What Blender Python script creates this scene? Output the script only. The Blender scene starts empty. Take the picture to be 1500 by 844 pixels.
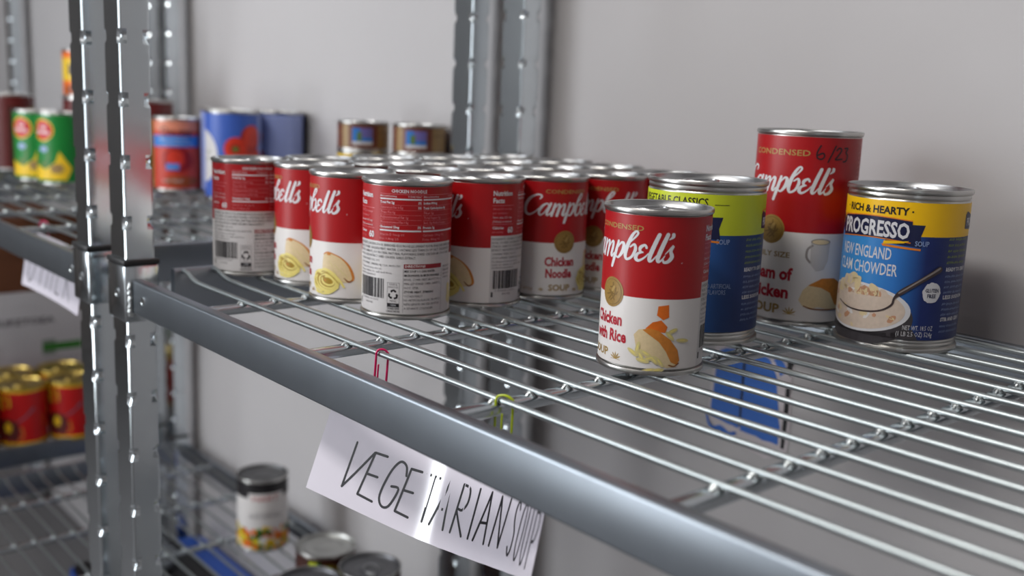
import bpy, bmesh, math, random
from math import sin, cos, pi, radians, atan2, sqrt
from mathutils import Vector, Matrix
from mathutils.geometry import tessellate_polygon

random.seed(7)
S = 0.001                      # all sizes below are in millimetres
SC = bpy.context.scene
COL = SC.collection

# ------------------------------------------------------------------ camera
cam = bpy.data.cameras.new('camera')
camo = bpy.data.objects.new('camera', cam)
COL.objects.link(camo)
AZ, PI_, RO = radians(49.04202), radians(10.58901), radians(2.35957)
fw = Vector((-sin(AZ) * cos(PI_), cos(AZ) * cos(PI_), -sin(PI_)))
rt = Vector((cos(AZ), sin(AZ), 0.0))
up = rt.cross(fw)
r2 = rt * cos(RO) + up * sin(RO)
u2 = -rt * sin(RO) + up * cos(RO)
M = Matrix((r2, u2, -fw)).transposed().to_4x4()
M.translation = Vector((731.021, -356.061, 165.910)) * S
camo.matrix_world = M
cam.sensor_width = 36.0
cam.lens = 36.0 * 1498.315 / 1500.0
cam.clip_start = 0.02
cam.clip_end = 50
cam.dof.use_dof = True
cam.dof.focus_distance = 0.665
cam.dof.aperture_fstop = 5.0
SC.camera = camo
CAM_XY = (731.0, -356.0)

# ------------------------------------------------------------------ world, lights, exposure
w = bpy.data.worlds.new('world')
SC.world = w
w.use_nodes = True
w.node_tree.nodes['Background'].inputs[0].default_value = (0.75, 0.82, 0.9, 1)
w.node_tree.nodes['Background'].inputs[1].default_value = 0.3
SC.view_settings.view_transform = 'Standard'
SC.view_settings.look = 'None'
SC.view_settings.gamma = 1.0
SC.view_settings.exposure = 0.62
SC.cycles.use_denoising = True
SC.cycles.max_bounces = 8
SC.cycles.caustics_reflective = False
SC.cycles.caustics_refractive = False


def area(name, loc, target, sx, sy, power, col):
    l = bpy.data.lights.new(name, 'AREA')
    l.shape = 'RECTANGLE'
    l.size, l.size_y = sx, sy
    l.energy = power
    l.color = col
    o = bpy.data.objects.new(name, l)
    COL.objects.link(o)
    o.location = loc
    o.rotation_euler = (Vector(target) - Vector(loc)).to_track_quat('-Z', 'Y').to_euler()
    return o


# light from unseen windows added in the front wall: broad soft fill, narrow low streak (their panes are built further down)
FRONT_Y = -1.75
ADDED_WINDOWS = [(-1.75, -0.40, -0.06, 1.05, 18), (-0.90, -0.67, -0.60, -0.10, 2.9)]      # x0, x1, z0, z1, watts
for wa, wb, wc, wd, pw in ADDED_WINDOWS:
    area('window_daylight', ((wa + wb) / 2, FRONT_Y + 0.05, (wc + wd) / 2), (-0.45 if pw > 10 else (wa + wb) / 2, 0.44, -0.1), wb - wa, wd - wc, pw, (0.93, 0.965, 1.0))
# unseen ceiling lamp over the aisle, added as fill for the can fronts
FILL_LAMPS = [(0.12, -1.12)]
for lx, ly in FILL_LAMPS:
    area('ceiling_lamp_light', (lx, ly, 1.60), (lx, ly, 0), 1.2, 0.3, 18, (1.0, 0.98, 0.95))


# ------------------------------------------------------------------ materials
def mat(name, col, rough=0.5, metal=0.0, spec=0.5, noise=0.0, nscale=60.0, bump=0.0, emis=0.0, coat=0.0):
    m = bpy.data.materials.new(name)
    m.use_nodes = True
    nt = m.node_tree
    b = nt.nodes['Principled BSDF']
    b.inputs['Base Color'].default_value = (*col, 1)
    b.inputs['Roughness'].default_value = rough
    b.inputs['Metallic'].default_value = metal
    b.inputs['Specular IOR Level'].default_value = spec
    if coat:
        b.inputs['Coat Weight'].default_value = coat
        b.inputs['Coat Roughness'].default_value = 0.12
    if emis:
        b.inputs['Emission Color'].default_value = (*col, 1)
        b.inputs['Emission Strength'].default_value = emis
    if noise or bump:
        tc = nt.nodes.new('ShaderNodeTexCoord')
        n = nt.nodes.new('ShaderNodeTexNoise')
        n.inputs['Scale'].default_value = nscale
        n.inputs['Detail'].default_value = 4
        nt.links.new(tc.outputs['Object'], n.inputs['Vector'])
        if noise:
            mx = nt.nodes.new('ShaderNodeMix')
            mx.data_type = 'RGBA'
            mx.inputs['A'].default_value = (*[c * (1 - noise) for c in col], 1)
            mx.inputs['B'].default_value = (*[min(1, c * (1 + noise)) for c in col], 1)
            nt.links.new(n.outputs['Fac'], mx.inputs['Factor'])
            nt.links.new(mx.outputs['Result'], b.inputs['Base Color'])
        if bump:
            bp = nt.nodes.new('ShaderNodeBump')
            bp.inputs['Strength'].default_value = bump
            bp.inputs['Distance'].default_value = 0.002
            nt.links.new(n.outputs['Fac'], bp.inputs['Height'])
            nt.links.new(bp.outputs['Normal'], b.inputs['Normal'])
    return m


def srgb(r, g, b):
    f = lambda c: (c / 255 / 12.92) if c <= 10 else ((c / 255 + 0.055) / 1.055) ** 2.4
    return (f(r), f(g), f(b))


def angle_gradient(name, stops, rough=0.38):
    """printed colour that runs around the can: stops = [(degrees, colour)]"""
    m = mat(name, (1, 1, 1), rough)
    nt = m.node_tree
    tc = nt.nodes.new('ShaderNodeTexCoord')
    sp = nt.nodes.new('ShaderNodeSeparateXYZ')
    at = nt.nodes.new('ShaderNodeMath')
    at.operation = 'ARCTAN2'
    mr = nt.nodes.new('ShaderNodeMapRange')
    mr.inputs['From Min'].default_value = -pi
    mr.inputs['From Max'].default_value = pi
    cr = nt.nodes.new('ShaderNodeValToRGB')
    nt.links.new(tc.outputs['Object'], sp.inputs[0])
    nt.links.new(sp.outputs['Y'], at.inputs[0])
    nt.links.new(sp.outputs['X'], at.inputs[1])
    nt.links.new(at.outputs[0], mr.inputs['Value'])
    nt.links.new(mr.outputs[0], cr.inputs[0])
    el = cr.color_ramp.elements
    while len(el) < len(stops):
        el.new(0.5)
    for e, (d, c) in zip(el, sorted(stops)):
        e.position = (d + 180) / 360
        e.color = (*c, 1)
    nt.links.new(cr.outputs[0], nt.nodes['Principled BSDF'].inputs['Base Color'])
    return m


LR = 0.38                       # coated paper labels
GALV = mat('galvanised_steel', (0.47, 0.505, 0.53), 0.22, 1.0, noise=0.14, nscale=30)
GALV_POST = mat('galvanised_post_steel', (0.69, 0.745, 0.775), 0.17, 1.0, noise=0.1, nscale=25)
GALV_RAIL = mat('galvanised_rail_steel', (0.29, 0.32, 0.355), 0.33, 1.0, noise=0.10, nscale=30)
GALV_WIRE = mat('zinc_plated_wire', (0.42, 0.455, 0.46), 0.36, 1.0, noise=0.1, nscale=80)
WELD = mat('zinc_weld', (0.58, 0.61, 0.61), 0.3, 1.0, noise=0.25, nscale=400, bump=0.4)
PLASTIC = mat('black_plastic', (0.012, 0.012, 0.013), 0.45)
TIN = mat('tinplate', (0.50, 0.49, 0.47), 0.28, 1.0, noise=0.08, nscale=90)
LID = mat('tinplate_lid', (0.42, 0.42, 0.425), 0.32, 1.0, noise=0.06, nscale=60)
GOLDTIN = mat('gold_lacquered_tin', (0.50, 0.36, 0.10), 0.3, 1.0)
RED = mat('label_red', srgb(168, 10, 18), LR)
WHITE = mat('label_white', srgb(226, 222, 220), LR)
CREAMW = mat('label_grey_white', srgb(205, 202, 202), LR)
GOLD = mat('label_gold_ink', srgb(172, 142, 80), LR)
GOLDD = mat('label_dark_gold_ink', srgb(120, 92, 40), LR)
GOLDM = mat('label_medal_gold', srgb(150, 118, 58), LR, noise=0.25, nscale=700)
INK = mat('label_black_ink', srgb(30, 27, 30), LR)
INKG = mat('label_grey_ink', srgb(95, 90, 95), LR)
PINK = mat('label_pale_red_ink', srgb(214, 130, 136), LR)
DKRED = mat('label_dark_red_ink', srgb(140, 18, 32), LR)
MARK = mat('marker_ink', srgb(38, 14, 26), 0.5)
CHICK = mat('print_chicken', srgb(222, 200, 158), LR, noise=0.10, nscale=500)
CHICKB = mat('print_chicken_brown', srgb(205, 128, 50), LR, noise=0.22, nscale=350)
CHICKD = mat('print_chicken_dark', srgb(140, 84, 40), LR)
NOOD = mat('print_noodle', srgb(234, 218, 128), LR, noise=0.08, nscale=600)
NOODD = mat('print_noodle_dark', srgb(172, 138, 44), LR)
NOODP = mat('print_rice', srgb(214, 200, 140), LR)
CARROT = mat('print_carrot', srgb(224, 110, 30), LR, noise=0.2, nscale=250)
NAVY = mat('label_navy', srgb(20, 26, 66), LR)
YEL = mat('label_yellow', srgb(250, 196, 10), LR)
LIME = mat('label_lime', srgb(196, 208, 40), LR)
LIMEI = mat('label_lime_ink', srgb(150, 172, 40), LR)
ORNG = mat('label_orange_ink', srgb(226, 130, 40), LR)
PWHITE = mat('label_ink_white', srgb(220, 220, 224), LR)
PBLUE = mat('label_ink_pale_blue', srgb(140, 160, 200), LR)
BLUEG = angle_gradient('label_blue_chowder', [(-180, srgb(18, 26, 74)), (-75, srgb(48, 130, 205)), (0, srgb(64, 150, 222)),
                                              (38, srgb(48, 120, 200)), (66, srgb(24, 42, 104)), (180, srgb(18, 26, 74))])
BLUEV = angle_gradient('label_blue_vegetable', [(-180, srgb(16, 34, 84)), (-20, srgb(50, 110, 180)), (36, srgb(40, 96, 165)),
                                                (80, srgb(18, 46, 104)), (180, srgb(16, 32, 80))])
SOUPW = mat('print_chowder', srgb(214, 196, 180), LR, noise=0.14, nscale=260)
SOUPP = mat('print_clam', srgb(198, 148, 116), LR, noise=0.2, nscale=300)
SOUPY = mat('print_potato', srgb(224, 204, 160), LR, noise=0.1, nscale=300)
BOWLD = mat('print_bowl_shadow', srgb(62, 58, 62), LR)
SPOON = mat('print_spoon', srgb(150, 140, 136), LR)
SPOOND = mat('print_spoon_dark', srgb(66, 54, 54), LR)
MUG = mat('print_mug', srgb(198, 192, 188), LR)
MUGD = mat('print_mug_shade', srgb(150, 142, 138), LR)
TOM_BLUE = mat('label_tomato_blue', srgb(58, 92, 178), LR)
TOM_PALE = mat('label_tomato_pale', srgb(146, 158, 206), LR)
TOMATO = mat('print_tomato', srgb(204, 52, 30), LR, noise=0.2, nscale=60)
TOMATOD = mat('print_tomato_dark', srgb(150, 26, 22), LR)
LEAF = mat('print_leaf', srgb(92, 120, 52), LR)
SAUCER = mat('label_sauce_red', srgb(196, 62, 44), LR, noise=0.12, nscale=40)
SAUCEB = mat('label_sauce_blue', srgb(42, 120, 200), LR)
GREEN = mat('label_green', srgb(14, 122, 46), LR)
GREEND = mat('label_dark_green', srgb(12, 84, 34), LR)
CORN = mat('print_corn', srgb(236, 196, 40), LR, noise=0.15, nscale=200)
BROWN = mat('label_brown', srgb(112, 62, 46), LR)
BROWND = mat('label_dark_brown', srgb(70, 34, 26), LR)
DKCAN = mat('label_maroon', srgb(98, 26, 24), LR)
OLIVE = mat('label_olive', srgb(128, 108, 40), LR)
BEANO = mat('label_orange', srgb(232, 110, 26), LR)
BEAND = mat('print_beans', srgb(150, 70, 26), LR, noise=0.3, nscale=150)
HOMR = mat('label_deep_red', srgb(190, 20, 22), LR)
POT = mat('print_pot', srgb(92, 32, 30), LR, noise=0.3, nscale=120)
TAN = mat('label_tan', srgb(158, 128, 82), LR)


# ------------------------------------------------------------------ object helpers
def link(name, me, parent=None, loc=None):
    o = bpy.data.objects.new(name, me)
    COL.objects.link(o)
    if parent is not None:
        o.parent = parent
    if loc is not None:
        o.location = [c * S for c in loc]
    return o


def tag(o, label=None, cat=None, group=None, kind=None):
    if label: o['label'] = label
    if cat: o['category'] = cat
    if group: o['group'] = group
    if kind: o['kind'] = kind
    return o


def empty(name, loc, rz=0.0, label=None, cat=None, group=None):
    o = bpy.data.objects.new(name, None)
    COL.objects.link(o)
    o.empty_display_size = 0.02
    o.location = [c * S for c in loc]
    o.rotation_euler = (0, 0, rz)
    return tag(o, label, cat, group)


class MB:
    """collects verts / faces (mm) and becomes one mesh"""
    def __init__(s):
        s.v, s.f, s.m, s.mats, s.sm = [], [], [], [], []

    def mi(s, m):
        if m not in s.mats:
            s.mats.append(m)
        return s.mats.index(m)

    def add(s, vs, fs, m, smooth=False):
        o = len(s.v)
        s.v += [tuple(p) for p in vs]
        k = s.mi(m)
        for f in fs:
            s.f.append([i + o for i in f])
            s.m.append(k)
            s.sm.append(smooth)
        return s

    def box(s, x0, x1, y0, y1, z0, z1, m, bev=0.0):
        if bev <= 0:
            vs = [(x, y, z) for z in (z0, z1) for y in (y0, y1) for x in (x0, x1)]
            return s.add(vs, [(0, 2, 3, 1), (4, 5, 7, 6), (0, 1, 5, 4), (2, 6, 7, 3), (0, 4, 6, 2), (1, 3, 7, 5)], m)
        # bevelled box built from bmesh
        bm = bmesh.new()
        bmesh.ops.create_cube(bm, size=1.0)
        for v in bm.verts:
            v.co = Vector(((x0 + x1) / 2 + v.co.x * (x1 - x0), (y0 + y1) / 2 + v.co.y * (y1 - y0), (z0 + z1) / 2 + v.co.z * (z1 - z0)))
        bmesh.ops.bevel(bm, geom=bm.edges[:], offset=bev, segments=2, profile=0.5, affect='EDGES')
        bm.verts.index_update()
        s.add([v.co[:] for v in bm.verts], [[v.index for v in f.verts] for f in bm.faces], m, True)
        bm.free()
        return s

    def tube(s, pts, r, m, n=8, caps=True, closed=False):
        pts = [Vector(p) for p in pts]
        N = len(pts)
        t0 = (pts[1] - pts[0]).normalized()
        a = t0.orthogonal().normalized()
        vs, fs = [], []
        for i, p in enumerate(pts):
            if closed:
                t = (pts[(i + 1) % N] - pts[i - 1]).normalized()
            else:
                t = (pts[min(i + 1, N - 1)] - pts[max(i - 1, 0)]).normalized()
            a = (a - t * a.dot(t)).normalized()
            b = t.cross(a)
            rr = r[i] if isinstance(r, (list, tuple)) else r
            for k in range(n):
                q = 2 * pi * k / n
                vs.append(p + (a * cos(q) + b * sin(q)) * rr)
        for i in range(N if closed else N - 1):
            j = (i + 1) % N
            for k in range(n):
                k2 = (k + 1) % n
                fs.append((i * n + k, i * n + k2, j * n + k2, j * n + k))
        if caps and not closed:
            fs.append(tuple(reversed(range(n))))
            fs.append(tuple(range((N - 1) * n, N * n)))
        return s.add(vs, fs, m, True)

    def lathe(s, prof, m, n=64, center=(0, 0)):
        vs, fs = [], []
        for (r, z) in prof:
            for k in range(n):
                q = 2 * pi * k / n
                vs.append((center[0] + r * cos(q), center[1] + r * sin(q), z))
        for i in range(len(prof) - 1):
            for k in range(n):
                k2 = (k + 1) % n
                fs.append((i * n + k, i * n + k2, (i + 1) * n + k2, (i + 1) * n + k))
        return s.add(vs, fs, m, True)

    def disc(s, r, z, m, n=64, flip=False):
        vs = [(r * cos(2 * pi * k / n), r * sin(2 * pi * k / n), z) for k in range(n)]
        f = list(range(n))
        return s.add(vs, [f[::-1] if flip else f], m)

    def prism(s, poly, z0, z1, m, axis='z'):
        n = len(poly)
        def P(a, b, c):
            return {'z': (a, b, c), 'y': (a, c, b), 'x': (c, a, b)}[axis]
        vs = [P(a, b, z0) for a, b in poly] + [P(a, b, z1) for a, b in poly]
        fs = [tuple(range(n))[::-1], tuple(range(n, 2 * n))]
        fs += [(i, (i + 1) % n, n + (i + 1) % n, n + i) for i in range(n)]
        return s.add(vs, fs, m)

    def mesh(s, name, fix=True, sharp=35):
        me = bpy.data.meshes.new(name)
        me.from_pydata([tuple(c * S for c in p) for p in s.v], [], s.f)
        for m in s.mats:
            me.materials.append(m)
        me.polygons.foreach_set('material_index', s.m)
        me.polygons.foreach_set('use_smooth', s.sm)
        if fix:
            bm = bmesh.new()
            bm.from_mesh(me)
            bmesh.ops.recalc_face_normals(bm, faces=bm.faces)
            bm.to_mesh(me)
            bm.free()
        me.update()
        if any(s.sm):
            me.set_sharp_from_angle(angle=radians(sharp))
            me.polygons.foreach_set('use_smooth', s.sm)
        return me

    def build(s, name, parent=None, loc=None, **k):
        return link(name, s.mesh(name, **k), parent, loc)


def copy_tree(o, loc=None, rz=None, parent=None):
    c = o.copy()
    COL.objects.link(c)
    if parent is not None:
        c.parent = parent
    if loc is not None:
        c.location = [q * S for q in loc]
    if rz is not None:
        c.rotation_euler = (0, 0, rz)
    for ch in list(o.children):
        copy_tree(ch, parent=c)
    return c


# ------------------------------------------------------------------ flat print: text, strokes, shapes
_tc = {}


def text_tris(txt, bold=0.0, res=2):
    key = (txt, bold, res)
    if key in _tc:
        return _tc[key]
    cu = bpy.data.curves.new('t', 'FONT')
    cu.body = txt
    cu.size = 1.0
    cu.offset = bold
    cu.resolution_u = res
    cu.fill_mode = 'FRONT'
    ob = bpy.data.objects.new('t', cu)
    me = bpy.data.meshes.new_from_object(ob)
    me.calc_loop_triangles()
    v = [(p.co.x, p.co.y) for p in me.vertices]
    t = [tuple(q.vertices) for q in me.loop_triangles]
    bpy.data.meshes.remove(me)
    bpy.data.objects.remove(ob)
    bpy.data.curves.remove(cu)
    _tc[key] = (v, t)
    return v, t


def catmull(pts, n=6):
    out = []
    P = [pts[0]] + list(pts) + [pts[-1]]
    for i in range(1, len(P) - 2):
        a, b, c, d = P[i - 1], P[i], P[i + 1], P[i + 2]
        for k in range(n):
            t = k / n
            out.append(tuple(0.5 * ((2 * b[j]) + (c[j] - a[j]) * t + (2 * a[j] - 5 * b[j] + 4 * c[j] - d[j]) * t * t
                                    + (3 * b[j] - a[j] - 3 * c[j] + d[j]) * t ** 3) for j in range(len(b))))
    out.append(tuple(pts[-1]))
    return out


class Print:
    """2-D drawing (u right, v up, mm) that is wrapped onto a cylinder of radius R or mapped by a function"""
    def __init__(s, R=None, step=0.07):
        s.R, s.step = R, step
        s.items = []            # (verts2d, tris, mat, layer)

    def tri(s, v, t, m, layer):
        if v and t:
            s.items.append((v, t, m, layer))

    def poly(s, pts, m, layer=1):
        t = tessellate_polygon([[Vector((p[0], p[1], 0)) for p in pts]])
        s.tri(list(pts), [tuple(q) for q in t], m, layer)

    def rect(s, u0, u1, v0, v1, m, layer=1):
        s.poly([(u0, v0), (u1, v0), (u1, v1), (u0, v1)], m, layer)

    def ell(s, u, v, a, b, m, layer=1, rot=0.0, n=28, jit=0.0):
        c, q = cos(rot), sin(rot)
        pts = []
        for k in range(n):
            x, y = a * cos(2 * pi * k / n), b * sin(2 * pi * k / n)
            f = 1 + jit * (random.random() - 0.5)
            pts.append((u + (x * c - y * q) * f, v + (x * q + y * c) * f))
        s.poly(pts, m, layer)

    def stroke(s, pts, wid, m, layer=1, smooth=True, caps=True, n=5):
        if isinstance(wid, (list, tuple)):
            pts = [(p[0], p[1], q) for p, q in zip(pts, wid)]
        else:
            pts = [(p[0], p[1], wid) for p in pts]
        if smooth and len(pts) > 2:
            pts = catmull(pts, n)
        N = len(pts)
        v, t = [], []
        for i, p in enumerate(pts):
            a, b = pts[max(i - 1, 0)], pts[min(i + 1, N - 1)]
            dx, dy = b[0] - a[0], b[1] - a[1]
            l = sqrt(dx * dx + dy * dy) or 1
            nx, ny = -dy / l * p[2] / 2, dx / l * p[2] / 2
            v += [(p[0] + nx, p[1] + ny), (p[0] - nx, p[1] - ny)]
        for i in range(N - 1):
            a = 2 * i
            t += [(a, a + 1, a + 3), (a, a + 3, a + 2)]
        s.tri(v, t, m, layer)
        if caps:
            for p in (pts[0], pts[-1]):
                s.ell(p[0], p[1], p[2] / 2, p[2] / 2, m, layer, n=8)

    def text(s, txt, u, v, h, m, layer=1, width=None, align='l', bold=0.0, res=2, slant=0.0, arc=0.0):
        """h = cap height, (u, v) = anchor on the baseline"""
        vs, t = text_tris(txt, bold, res)
        if not vs:
            return
        hv, _ = text_tris('H', bold, res)
        k = h / max(p[1] for p in hv)
        x0, x1 = min(p[0] for p in vs), max(p[0] for p in vs)
        kx = (width / (x1 - x0)) if width else k
        W = (x1 - x0) * kx
        off = {'l': 0, 'c': -W / 2, 'r': -W}[align]
        out = []
        for p in vs:
            x = (p[0] - x0) * kx + off
            y = p[1] * k
            if arc:
                y += arc * (1 - (2 * (x - off) / W - 1) ** 2)
            out.append((u + x + slant * y, v + y))
        s.tri(out, t, m, layer)

    def greek(s, u0, u1, v, h, m, layer=1, fill=0.9):
        """a line of print too small to read: short word strokes"""
        u = u0
        while u < u1 - h:
            wl = random.uniform(1.2, 4.5) * h
            e = min(u + wl, u1)
            pts, x, k = [], u, 0
            while x < e:
                pts.append((x, v + h * (0.15 + 0.75 * (k % 2)) + random.uniform(-.12, .12) * h))
                x += h * 0.32
                k += 1
            if len(pts) > 1:
                s.stroke(pts, h * 0.24, m, layer, smooth=False, caps=False)
            u = e + h * 0.55

    def build(s, name, parent, origin_angle=0.0, fmap=None, thin=3.0):
        bm = bmesh.new()
        mats = []
        lay = bm.verts.layers.float.new('lay')
        for (v, t, m, layer) in s.items:
            if m not in mats:
                mats.append(m)
            mi = mats.index(m)
            bv = []
            for p in v:
                q = bm.verts.new((p[0], p[1], layer))
                bv.append(q)
            for f in t:
                a, b, c = (bv[i] for i in f)
                ar = (b.co.x - a.co.x) * (c.co.y - a.co.y) - (c.co.x - a.co.x) * (b.co.y - a.co.y)
                if abs(ar) < 1e-9:
                    continue
                try:
                    bf = bm.faces.new((a, b, c) if ar > 0 else (a, c, b))
                    bf.material_index = mi
                except ValueError:
                    pass
        loose = [q for q in bm.verts if not q.link_faces]
        bmesh.ops.delete(bm, geom=loose, context='VERTS')
        # cut wide faces on vertical lines so that they follow the curve
        st = (2 * pi * s.R / 96) if s.R else thin
        us = [q.co.x for q in bm.verts]
        k0, k1 = math.floor(min(us) / st), math.ceil(max(us) / st)
        for k in range(k0, k1 + 1):
            uu = k * st
            fs = [f for f in bm.faces if min(q.co.x for q in f.verts) < uu - 0.25 and max(q.co.x for q in f.verts) > uu + 0.25]
            if not fs:
                continue
            g = set(fs)
            for f in fs:
                g.update(f.edges)
                g.update(f.verts)
            bmesh.ops.bisect_plane(bm, geom=list(g), dist=1e-5, plane_co=(uu, 0, 0), plane_no=(1, 0, 0))
        for q in bm.verts:
            u, v, L = q.co
            if fmap:
                q.co = Vector(fmap(u, v, L)) * S
            else:
                r = s.R + s.step * L
                a = u / s.R + origin_angle
                q.co = Vector((r * cos(a), r * sin(a), v)) * S
        me = bpy.data.meshes.new(name)
        bm.to_mesh(me)
        bm.free()
        for m in mats:
            me.materials.append(m)
        return link(name, me, parent)


# ------------------------------------------------------------------ the setting
def slab(name, x0, x1, y0, y1, z0, z1, m):
    o = MB().box(x0, x1, y0, y1, z0, z1, m).build(name)
    o['kind'] = 'structure'
    return o


WALLM = mat('painted_wall', srgb(190, 187, 188), 0.7, noise=0.025, nscale=6, bump=0.05)
WALLL = mat('painted_wall_brownish', srgb(116, 108, 104), 0.8, noise=0.1, nscale=3)
CEILM = mat('ceiling_paint', srgb(225, 224, 222), 0.9)
FLOORM = mat('grey_floor', srgb(112, 110, 111), 0.45, noise=0.15, nscale=8)
X0, X1, Y0, Y1, Z0, Z1 = -3600, 2400, -1750, 442, -960, 1700
slab('wall_back', X0, X1, Y1, Y1 + 80, Z0, Z1, WALLM)
slab('wall_left', X0 - 80, X0, Y0, Y1, Z0, Z1, WALLL)
slab('wall_right', X1, X1 + 80, Y0, Y1, Z0, Z1, WALLM)
slab('floor', X0 - 80, X1 + 80, Y0 - 80, Y1 + 80, Z0 - 80, Z0, FLOORM)
slab('ceiling', X0 - 80, X1 + 80, Y0 - 80, Y1 + 80, Z1, Z1 + 80, CEILM)
slab('wall_front', X0, X1, Y0 - 80, Y0, Z0, Z1, WALLM)
FRM = mat('window_frame_paint', srgb(210, 208, 204), 0.5)
mb = MB()
DAY = mat('lit_glass_pane', (0.9, 0.95, 1.0), 0.1, emis=1.5)  # glowing panes of the added windows
for n_, ww in enumerate(ADDED_WINDOWS):
    a0, a1, b0, b1 = [q * 1000 for q in ww[:4]]
    mb = MB()
    for a in ((a0 - 35, a0, b0 - 35, b1 + 35), (a1, a1 + 35, b0 - 35, b1 + 35), (a0, a1, b0 - 35, b0), (a0, a1, b1, b1 + 35)):
        mb.box(a[0], a[1], Y0, Y0 + 40, a[2], a[3], FRM)
    win = mb.build('window_%d' % (n_ + 1))  # frame of an unseen window added as a light source
    win['kind'] = 'structure'
    MB().box(a0, a1, Y0 + 8, Y0 + 16, b0, b1, DAY).build('glass_pane', win)
LAMPW = mat('lamp_housing', srgb(230, 230, 228), 0.5)
LAMPE = mat('lamp_diffuser', (1, 0.98, 0.94), 0.4, emis=2.0)
for (lx, ly), lb in zip(FILL_LAMPS, ('long white ceiling lamp above the aisle',)):
    cl = empty('ceiling_lamp', (lx * 1000, ly * 1000, 1640), 0, lb, 'lamp')  # out-of-view lamp body added around the fill light
    MB().box(-640, 640, -170, 170, 0, 60, LAMPW, 8).build('housing', cl)
    MB().box(-600, 600, -150, 150, -6, 0, LAMPE).build('diffuser', cl)

# ------------------------------------------------------------------ shelving units
PW, PD = 36.0, 25.0            # post section
UW = 914.0


def post_mesh():
    hw, hd, r = PW / 2, PD / 2, 1.7
    ring = []
    for (sx, sy, a0) in ((1, 1, 0), (-1, 1, 90), (-1, -1, 180), (1, -1, 270)):
        cr = []
        for k in range(3):
            a = radians(a0 + 45 * k)
            cr.append((sx * (hw - r) + r * cos(a), sy * (hd - r) + r * sin(a), sx, sy))
        # extra points keep the flat of each face clear of the corner dents
        if sx * sy > 0:
            ring += [(sx * hw, sy * (hd - 6), 0, 0)] + cr + [(sx * (hw - 6), sy * hd, 0, 0)]
        else:
            ring += [(sx * (hw - 6), sy * hd, 0, 0)] + cr + [(sx * hw, sy * (hd - 6), 0, 0)]
    levels = [(Z0 + 0.5, 0)]
    k = -19
    while True:
        zc = 48.2 + 51.2 * k
        k += 1
        if zc < Z0 + 20:
            continue
        if zc > 760:
            break
        for dz, dp in ((-6, 0), (-3.4, 1.7), (-1.0, 3.0), (1.0, 3.0), (3.4, 1.7), (6, 0)):
            levels.append((zc + dz, dp))
    levels.append((800, 0))
    m = MB()
    vs, fs = [], []
    n = len(ring)
    for z, dp in levels:
        for x, y, sx, sy in ring:
            vs.append((x - sx * dp * 0.75, y - sy * dp * 0.75, z))
    soft = []
    for i in range(len(levels) - 1):
        for j in range(n):
            j2 = (j + 1) % n
            q = (i * n + j, i * n + j2, (i + 1) * n + j2, (i + 1) * n + j)
            corner = ring[j][2] != 0 and ring[j2][2] != 0
            (soft if corner else fs).append(q)
    fs.append(tuple(range(n))[::-1])
    fs.append(tuple(range((len(levels) - 1) * n, len(levels) * n)))
    m.add(vs, fs, GALV_POST, False)
    k_ = m.mi(GALV_POST)
    for q in soft:
        m.f.append(list(q))
        m.m.append(k_)
        m.sm.append(True)
    return m.mesh('post', sharp=22)


def collar_mesh():
    """sleeve around the post that carries the shelf corner"""
    m = MB()
    m.box(-PW / 2 - 2.6, PW / 2 + 2.6, -PD / 2 - 2.6, PD / 2 + 2.6, -37, 12, GALV_POST, 2.0)
    return m.mesh('collar')


def ring_mesh():
    m = MB()
    m.box(-PW / 2 - 3.2, PW / 2 + 3.2, -PD / 2 - 3.2, PD / 2 + 3.2, 12, 17, PLASTIC, 1.2)
    return m.mesh('plastic_ring')


def rivet_mesh():
    m = MB()
    m.lathe([(0.01, 0.5), (2.9, 0.5), (3.1, 0.9), (3.7, 0.9), (4.0, 0.0)], GALV_POST, 16)
    return m.mesh('rivet')


def bead_mesh():
    m = MB()
    rnd = random.Random(3)
    pts = [(rnd.uniform(-.7, .7), rnd.uniform(-.7, .7), z) for z in range(-31, 1, 2)]
    m.tube(pts, [rnd.uniform(1.6, 2.5) for _ in pts], WELD, 8)
    return m.mesh('weld_bead')


def round_rect(x0, x1, z0, z1, r, k=4):
    pts = []
    for (cx, cz, a0) in ((x1 - r, z1 - r, 0), (x0 + r, z1 - r, 90), (x0 + r, z0 + r, 180), (x1 - r, z0 + r, 270)):
        for i in range(k + 1):
            a = radians(a0 + 90 * i / k)
            pts.append((cx + r * cos(a), cz + r * sin(a)))
    return pts


def rail(length, depth, z0, z1, axis, m=GALV_RAIL):
    """rolled tube rail along x or y with rounded edges, starting at 0"""
    pr = round_rect(-depth / 2, depth / 2, z0, z1, 2.0)
    n = len(pr)
    vs, fs = [], []
    for t in (0, length):
        for a, b in pr:
            vs.append((t, a, b) if axis == 'x' else (a, t, b))
    fs = [(i, (i + 1) % n, n + (i + 1) % n, n + i) for i in range(n)] + [tuple(range(n)), tuple(range(n, 2 * n))]
    mb = MB()
    mb.add(vs, fs, m, True)
    return mb


POSTM, COLLARM, RINGM, RIVETM, BEADM = post_mesh(), collar_mesh(), ring_mesh(), rivet_mesh(), bead_mesh()
WX0, WX1 = 9.0, UW - 9.0        # inner faces of the side rails, from the unit's left corner
# local x = 0 at the right face of the left post
IN = UW - 35.0 - PW             # clear width between posts
WIRE_PITCH = 27.908


def wire_mesh():
    L = IN
    pts = [(12, 0, 6.2), (20, 0, 5.6), (30, 0, 2.2), (40, 0, 0.3), (52, 0, 0)]
    pts += [(L * k / 8, 0, 0) for k in range(1, 8)]
    pts += [(L - 52, 0, 0), (L - 40, 0, 0.3), (L - 30, 0, 2.2), (L - 20, 0, 5.6), (L - 12, 0, 6.2)]
    return MB().tube(pts, 2.0, GALV_WIRE, 10).mesh('shelf_wire', sharp=60)


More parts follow.
